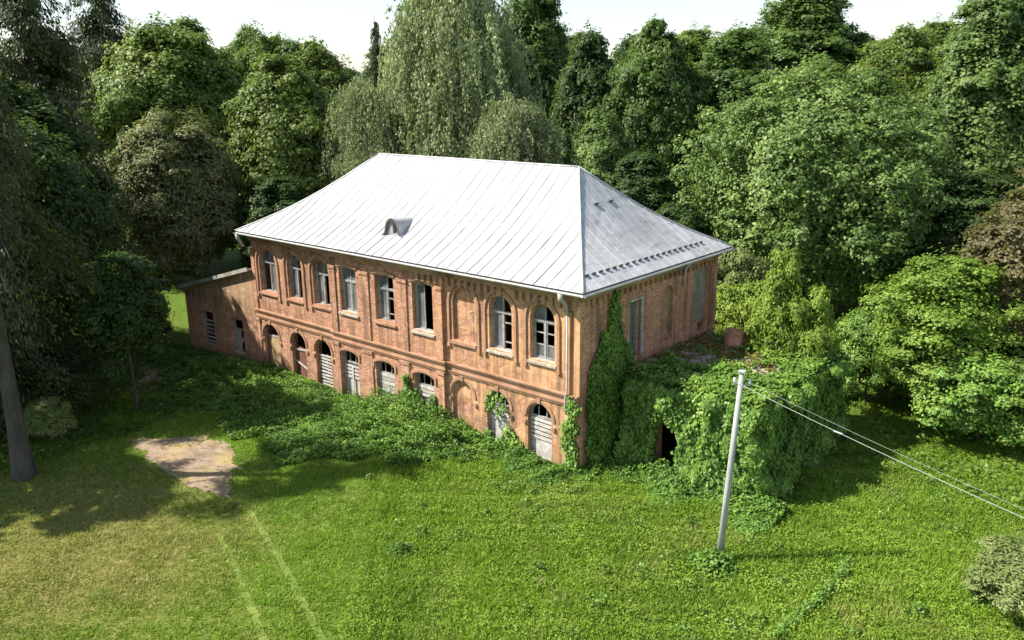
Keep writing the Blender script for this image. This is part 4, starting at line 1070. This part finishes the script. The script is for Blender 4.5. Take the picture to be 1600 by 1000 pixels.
def f_front(y0): return lambda a, b, t: (np.stack([a, y0 - t, b], 1), one(len(a), (0, -1, 0)), (0, 0, -1))
def f_right(x0): return lambda a, b, t: (np.stack([x0 + t, a, b], 1), one(len(a), (1, 0, 0)), (0, 0, -1))
def f_left(x0): return lambda a, b, t: (np.stack([x0 - t, a, b], 1), one(len(a), (-1, 0, 0)), (0, 0, -1))
def f_top(z0): return lambda a, b, t: (np.stack([a, b, z0 + t], 1), one(len(a), (0, 0, 1)), (0, -1, 0))
door_keep = lambda a, b: ~((np.abs(a - 2.78 - .12 * np.sin(b * 5)) < .56 * np.clip((2.45 - b) * 1.8, 0, 1)) & (b > .2))
hang = lambda a, b: .12 + .85 * lumps(a * .8, b * .5) + .35 * np.clip(1 - b / 1.2, 0, 1)
topkeep = lambda a, b: (b < 4.9 + .5 * np.sin(a * 2.1) + .25 * a) | (a > 5.6) | ((a > 4.2) & (b > 7.8)) | (lumps(a * 1.3, b * 1.3) > .78)
creeper('creeper', 'thick green creeper hanging over the porch in bulging curtains', [
    (f_front(PY0 - .1), PX0 - .2, PX1 + .3, -.1, PZ + .25, hang, door_keep),
    (f_right(PX1 + .05), PY0 - .5, PY1 + .2, -.1, PZ + .3, lambda a, b: .2 + .5 * lumps(a, b * .6) + .25 * np.clip(1 - b / 1.2, 0, 1), None),
    (f_left(PX0), PY0 - .4, PY0 + 1.3, -.1, PZ + .2, lambda a, b: .1 + .35 * lumps(a, b), None),
    (f_top(PZ + .15), PX0 - .1, PX1 + .3, PY0 - .4, PY1, lambda a, b: .1 + .5 * lumps(a, b), topkeep),
    (f_front(PY0 + 1.15), .02, PX0, -.1, PZ + .2, lambda a, b: .15 + .3 * lumps(a, b), None),
], .15, 760, 40, 'ivy', [((PX0, PY0 - .4, PZ), (PX1, PY0 - .4, PZ), 10, .2, .45, (0, -1, .2)), ((PX1 + .35, PY0, PZ), (PX1 + .35, PY1, PZ), 14, .25, .55, (1, 0, .2)), ((PX1 + .2, PY0 - .25, .3), (PX1 + .2, PY0 - .25, PZ), 10, .25, .5, (.6, -.8, 0)), ((PX0, PY0 - .5, .2), (PX1, PY0 - .5, .4), 12, .3, .6, (0, -1, .3)), ((PX0 + .2, PY0 - .5, 2.0), (PX1, PY0 - .5, 2.6), 8, .2, .45, (0, -1, .2)), ((PX1 + .4, PY0, .3), (PX1 + .4, PY1, .5), 12, .35, .7, (1, 0, .3))])
def wallkeep(a, b):
    lim = np.interp(a, [.45, .7, 1.3, 1.9, 2.15, 2.5, 2.75, 3.1, 3.6, 4.0], [3.6, 4.6, 5.4, 6.1, 7.35, 7.4, 6.3, 5.2, 4.5, 4.1])
    return (b < lim + .35 * np.sin(a * 7 + b * 2.3) * np.sin(b * 1.7 + 1)) & (a > .42 + .1 * np.sin(b * 4) )
creeper('creeper', 'dark creeper climbing the shaded end wall of the house to the eave', [
    (f_right(.03), .35, 4.0, -.1, 7.5, lambda a, b: .12 + .3 * lumps(a, b) * np.clip(1.5 - b / 6, .3, 1.2), wallkeep)], .15, 800, 41)
creeper('creeper', 'narrow creeper on the front corner pilaster of the house', [
    (f_front(-.06), -.75, .08, -.1, 3.5, lambda a, b: .06 + .2 * lumps(a * 2, b), lambda a, b: np.abs(a + .3 - .08 * np.sin(b * 3)) < .42 - .07 * b + .12 * np.sin(b * 7))], .15, 600, 42)
creeper('creeper', 'creeper clumps over the third and second lower window from the niche', [
    (f_front(-.16), -10.6, -7.3, -.2, 2.6, lambda a, b: .1 + .35 * lumps(a * 1.5, b), lambda a, b: b < np.interp(a, [-10.6, -10.35, -10.1, -9.8, -9.5, -9.1, -8.7, -8.4, -8.0, -7.7, -7.3], [.7, 1.9, 2.2, 1.1, 1.6, 1.2, .9, 1.5, 1.2, .9, .2]) + .15 * np.sin(a * 11))], .17, 620, 43, 'nettle')
creeper('creeper', 'light creeper hanging round the arched lower window right of the niche', [
    (f_front(-.03), -5.35, -3.0, -.2, 2.6, lambda a, b: .06 + .22 * lumps(a * 2, b), lambda a, b: (b < np.interp(a, [-5.3, -5.0, -4.6, -4.2, -3.9, -3.5, -3.0], [.5, .8, .3, .5, 1.3, 1.0, .6])) | ((b > 1.6) & (np.abs(a + 4.5) < .62) & (lumps(a * 4, b * 4) > .58)))], .13, 560, 44, 'ivy')

# ---- weeds along the house, meadow herbs, grass
def weeds(name, n, sampler, leaf, seed, mat):
    rg = np.random.default_rng(seed); x, y, h = sampler(rg, n)
    # stems grouped in clumps
    z = gz(x, y) + h * rg.uniform(.15, 1.05, len(x)) ** .7
    P_ = np.stack([x, y, z], 1); N_ = rg.normal(0, .55, P_.shape) + np.array([-.15, -.15, 1.0])
    V = leaf_quads(P_, N_, leaf * rg.uniform(.6, 1.3, len(x)), rg, .6, .14)
    o = link(name, leaf_mesh(name, V, LEAF[mat])); o['kind'] = 'stuff'; return o
def s_belt(rg, n):
    x = rg.uniform(-33, .3, n); yb = np.interp(x, [-33, -30, -26, -22, -16, -12, -9.5, -7.4, -5.2, -3, .3], [-1.6, -3.0, -4.4, -5.6, -6.6, -6.9, -6.2, -4.6, -2.3, -1.7, -1.1])
    f = rg.uniform(0, 1, n); y = f * (yb + .6 * np.sin(x * 1.3) + .35 * np.sin(x * 3.1)) - .05
    h = (.25 + 1.0 * lumps(x * .8 + y * .35, y * .9 - x * .3)) * np.clip(1.25 - f * 1.05, .2, 1) * np.interp(x, [-8, -4, 0], [1, .75, .7])
    h = h * np.clip(np.interp(x, [-13.5, -11.5, -6.8, -5.6, 0], [.2, 1.15, 1.1, .55, .45]) + .3 * np.abs(y), 0, 1.25) * (.6 + .8 * np.clip(lumps(x * 1.5 + y * .9, y * 1.7 - x * .6) * .6 + .5 * lumps(x * 2.9 - y * 1.3, y * 2.6 + x * .8), 0, 1.2))
    return x, y, np.clip(h, .08, 1.4)
weeds('nettles', 165000, s_belt, .125, 50, 'nettle')
def s_porch(rg, n):
    x = rg.uniform(-.5, 8.2, n); f = rg.uniform(0, 1, n); y = 2.3 - f * (2.1 + .6 * np.sin(x * 1.9)); y = np.where(x < .9, y - .6, y)
    h = (.2 + .55 * lumps(x * 1.4, y * 1.4)) * np.clip(1.2 - f, .15, 1); return x, y, h
weeds('porch_weeds', 26000, s_porch, .15, 51, 'nettle')
def s_meadow(rg, n):
    # lush herbs right of the mown lawn, in patches
    P_ = np.stack([rg.uniform(-9, 19, n * 3), rg.uniform(-18, 20, n * 3)], 1); x, y = P_.T
    lawn = (-.11 * x - .13 * y) < 1.55 + .35 * np.sin(x * .7 + y * .5)
    house_ = ((x < 0.2) & (y > -.3)) | ((x > .7) & (x < 6.9) & (y > 2.4) & (y < 10.9))
    dens = lumps(x * .8 + 3, y * .8) > rg.uniform(.2, .85, n * 3)
    k = lawn & ~house_ & dens & (y > -20 + .0 * x); x, y = x[k][:n], y[k][:n]
    return x, y, .10 + .26 * np.clip(lumps(x * .8 + 3, y * .8), 0, 1)
weeds('meadow_herbs', 150000, s_meadow, .078, 52, 'meadow')
def s_shade(rg, n):
    x = rg.uniform(-46, -19, n); y = rg.uniform(-16, 0, n); k = lumps(x * .6, y * .6 + 2) > rg.uniform(.25, .8, n); x, y = x[k], y[k]
    k = ~((x > -26.5) & (y > -5)); x, y = x[k], y[k]
    return x, y, .12 + .45 * np.clip(lumps(x * .6, y * .6 + 2) - .3, 0, 1)
weeds('woodland_herbs', 42000, s_shade, .2, 53, 'green')
def s_right(rg, n):
    x = rg.uniform(7, 30, n); y = rg.uniform(8, 32, n); k = lumps(x * .6, y * .6 + 2) > rg.uniform(.2, .8, n); x, y = x[k], y[k]
    return x, y, .15 + .6 * np.clip(lumps(x * .6, y * .6 + 2) - .3, 0, 1)
weeds('tall_herbs', 26000, s_right, .22, 54, 'lime')
for (x0, y0, r0, h0, lab) in ((7.75, -2.75, .75, .65, 'dark clump of weeds round the foot of the pale pole'), (-1.2, -8.9, .55, .35, 'small dark clump of weeds on the lawn before the niche')):
    rg = np.random.default_rng(int(x0 * 10) + 70); n = 1500; q = rg.normal(size=(n, 2)) * r0 * .5
    h = h0 * np.exp(-(q ** 2).sum(1) / r0 ** 2); P_ = np.stack([x0 + q[:, 0], y0 + q[:, 1], gz(x0 + q[:, 0], y0 + q[:, 1]) + h * rg.uniform(.1, 1, n)], 1)
    me = leaf_mesh('weed_clump', leaf_quads(P_ - np.array([x0, y0, 0]), rg.normal(0, .5, (n, 3)) + np.array([0, 0, 1]), .14 * rg.uniform(.6, 1.3, n), rg), LEAF['nettle'])
    o = link('weed_clump', me); o.location = (x0, y0, 0); tag(o, lab, 'weeds', 'clumps of weeds on the lawn')

def s_terrace(rg, n):
    x = rg.uniform(.1, 6.5, n); y = rg.uniform(2.8, 10.5, n); k = ((x > .9) | (y > 3.8)) & (lumps(x * 1.6 + 5, y * 1.6) > np.interp(y - x * .6, [1, 3.5, 6], [.22, .52, .36])) ; x, y = x[k], y[k]
    return x, y, PZ + .2 - gz(x, y) + np.zeros(len(x))
def terrace_moss():
    rg = np.random.default_rng(55); x, y, h = s_terrace(rg, 30000)
    P_ = np.stack([x, y, PZ + .2 + rg.uniform(0, .22, len(x)) * np.clip(lumps(x * 2, y * 2), .2, 1)], 1)
    V = leaf_quads(P_, rg.normal(0, .6, P_.shape) + np.array([0, 0, 1.0]), .1 * rg.uniform(.6, 1.4, len(x)), rg)
    o = link('terrace_moss', leaf_mesh('terrace_moss', V, LEAF['moss'])); o['kind'] = 'stuff'
terrace_moss()
def s_rut(rg, n):
    t_ = rg.uniform(0, 1, n); x = 11.2 + .15 * np.sin(t_ * 5) + rg.normal(0, .09, n); y = .3 - 5.6 * t_; return x, y, .26 * np.ones(n)
weeds('rut_shade_weeds', 1600, s_rut, .12, 56, 'nettle')  # strip of dark weeds added in place of the rut's shade line

def s_tussock(rg, n):
    cx_, cy_ = rg.uniform(-8, 18, 170), rg.uniform(-18, 9, 170); cr = rg.uniform(.15, .5, 170)
    i = rg.integers(0, 170, n); q = rg.normal(size=(n, 2)) * cr[i][:, None] * .6; x, y = cx_[i] + q[:, 0], cy_[i] + q[:, 1]
    k = ((-.11 * x - .13 * y) < 1.5) & ~((x < .3) & (y > -.3)) & ~((x > .5) & (x < 7) & (y > 2.2)); h = (.18 + .5 * cr[i]) * np.exp(-(q ** 2).sum(1) / cr[i] ** 2)
    return x[k], y[k], h[k] + .05
weeds('weed_tussocks', 14000, s_tussock, .12, 57, 'ivy')

def mat_grass():
    t = NT('grass_blade'); g = t.add('ShaderNodeNewGeometry'); p = g.outputs['Position']
    sx = t.add('ShaderNodeSeparateXYZ'); t.link(p, sx.inputs[0]); X, Y = sx.outputs[0], sx.outputs[1]
    n = t.noise(p, .45, 5, .6); n2 = t.noise(p, 1.8, 4, .65)
    f = t.math('ADD', t.math('MULTIPLY', g.outputs['Random Per Island'], .5), t.math('SUBTRACT', t.math('MULTIPLY', n2, 1.3), .4), True)
    lush = t.ramp(f, [(.1, (.14, .245, .022)), (.55, (.25, .40, .036)), (.95, (.37, .50, .08))])
    dry = t.ramp(f, [(.1, (.205, .245, .042)), (.5, (.33, .36, .085)), (.95, (.48, .475, .18))])
    ex = t.math('MULTIPLY', t.math('ADD', X, 11.0), .8); ey = t.math('ADD', Y, 16.0)
    dist = t.math('SQRT', t.math('ADD', t.math('MULTIPLY', ex, ex), t.math('MULTIPLY', ey, ey)))
    dm = t.math('MULTIPLY', t.math('ADD', t.math('SUBTRACT', 7.6, dist), t.math('MULTIPLY', t.math('SUBTRACT', n, .5), 9.0)), .22, True)
    spots = t.ramp(t.noise(p, .22, 4, .65), [(.50, 0.0), (.66, .7)])
    lush = t.mix(t.ramp(t.noise(p, .17, 3, .5), [(.45, 0.0), (.6, .5)]), lush, (.12, .24, .025))
    col = t.mix(t.math('MAXIMUM', dm, spots), lush, dry)
    b = t.add('ShaderNodeBsdfPrincipled'); t.link(col, b.inputs['Base Color']); b.inputs['Roughness'].default_value = .55; b.inputs['Specular IOR Level'].default_value = .25
    tr = t.add('ShaderNodeBsdfTranslucent'); t.link(col, tr.inputs['Color'])
    mx = t.add('ShaderNodeMixShader'); mx.inputs[0].default_value = .42
    t.link(b.outputs[0], mx.inputs[1]); t.link(tr.outputs[0], mx.inputs[2]); t.link(mx.outputs[0], t.out.inputs[0]); return t.m
M['grass'] = mat_grass()

def grass():
    rg = np.random.default_rng(60)
    REG = [(-8, -22), (2, -21), (20, -2), (24, 12), (20, 30), (7, 24), (7, 2), (0, 0), (-24, -1), (-40, -1), (-46, -12), (-34, -18)]
    nt_ = 110000; x = rg.uniform(-46, 24, nt_ * 3); y = rg.uniform(-22, 30, nt_ * 3); k = inside(REG, x, y)
    # fewer tufts far away
    dist = np.hypot(x - 19.4, y + 26.6); k &= rg.uniform(0, 1, len(x)) < np.clip(30 / dist, .35, 1)
    k &= ~(inside(DIRT, x + rg.normal(0, .28, len(x)), y + rg.normal(0, .28, len(x))) & (rg.uniform(0, 1, len(x)) < .95))
    for tr in TRACKS:
        for (a, b) in zip(tr, tr[1:]):
            a, b = np.array(a), np.array(b); t_ = np.clip(((x - a[0]) * (b - a)[0] + (y - a[1]) * (b - a)[1]) / ((b - a) ** 2).sum(), 0, 1)
            dd = np.hypot(x - a[0] - t_ * (b - a)[0], y - a[1] - t_ * (b - a)[1]); k &= (dd > .16) | (rg.uniform(0, 1, len(x)) < .72)
    x, y = x[k][:nt_], y[k][:nt_]
    lawn = (-.11 * x - .13 * y) > 1.5
    hh = np.where(lawn, .09, .2) * (.5 + np.clip(lumps(x * .7, y * .7), 0, 1.2)); nb = 6
    X = np.repeat(x, nb) + rg.normal(0, .08, len(x) * nb); Y = np.repeat(y, nb) + rg.normal(0, .08, len(x) * nb)
    H = np.repeat(hh, nb) * rg.uniform(.6, 1.3, len(X)); Z = gz(X, Y) - .01
    a = rg.uniform(0, 2 * PI, len(X)); wd = rg.uniform(.018, .034, len(X)); ln = rg.normal(0, .55, (len(X), 2)) * H[:, None]
    V = np.stack([np.stack([X - np.cos(a) * wd, Y - np.sin(a) * wd, Z], 1), np.stack([X + np.cos(a) * wd, Y + np.sin(a) * wd, Z], 1), np.stack([X + ln[:, 0], Y + ln[:, 1], Z + H], 1)], 1).reshape(-1, 3)
    o = link('grass', mesh_np('grass', V, np.arange(len(V)).reshape(-1, 3), M['grass'])); o['kind'] = 'stuff'
grass()
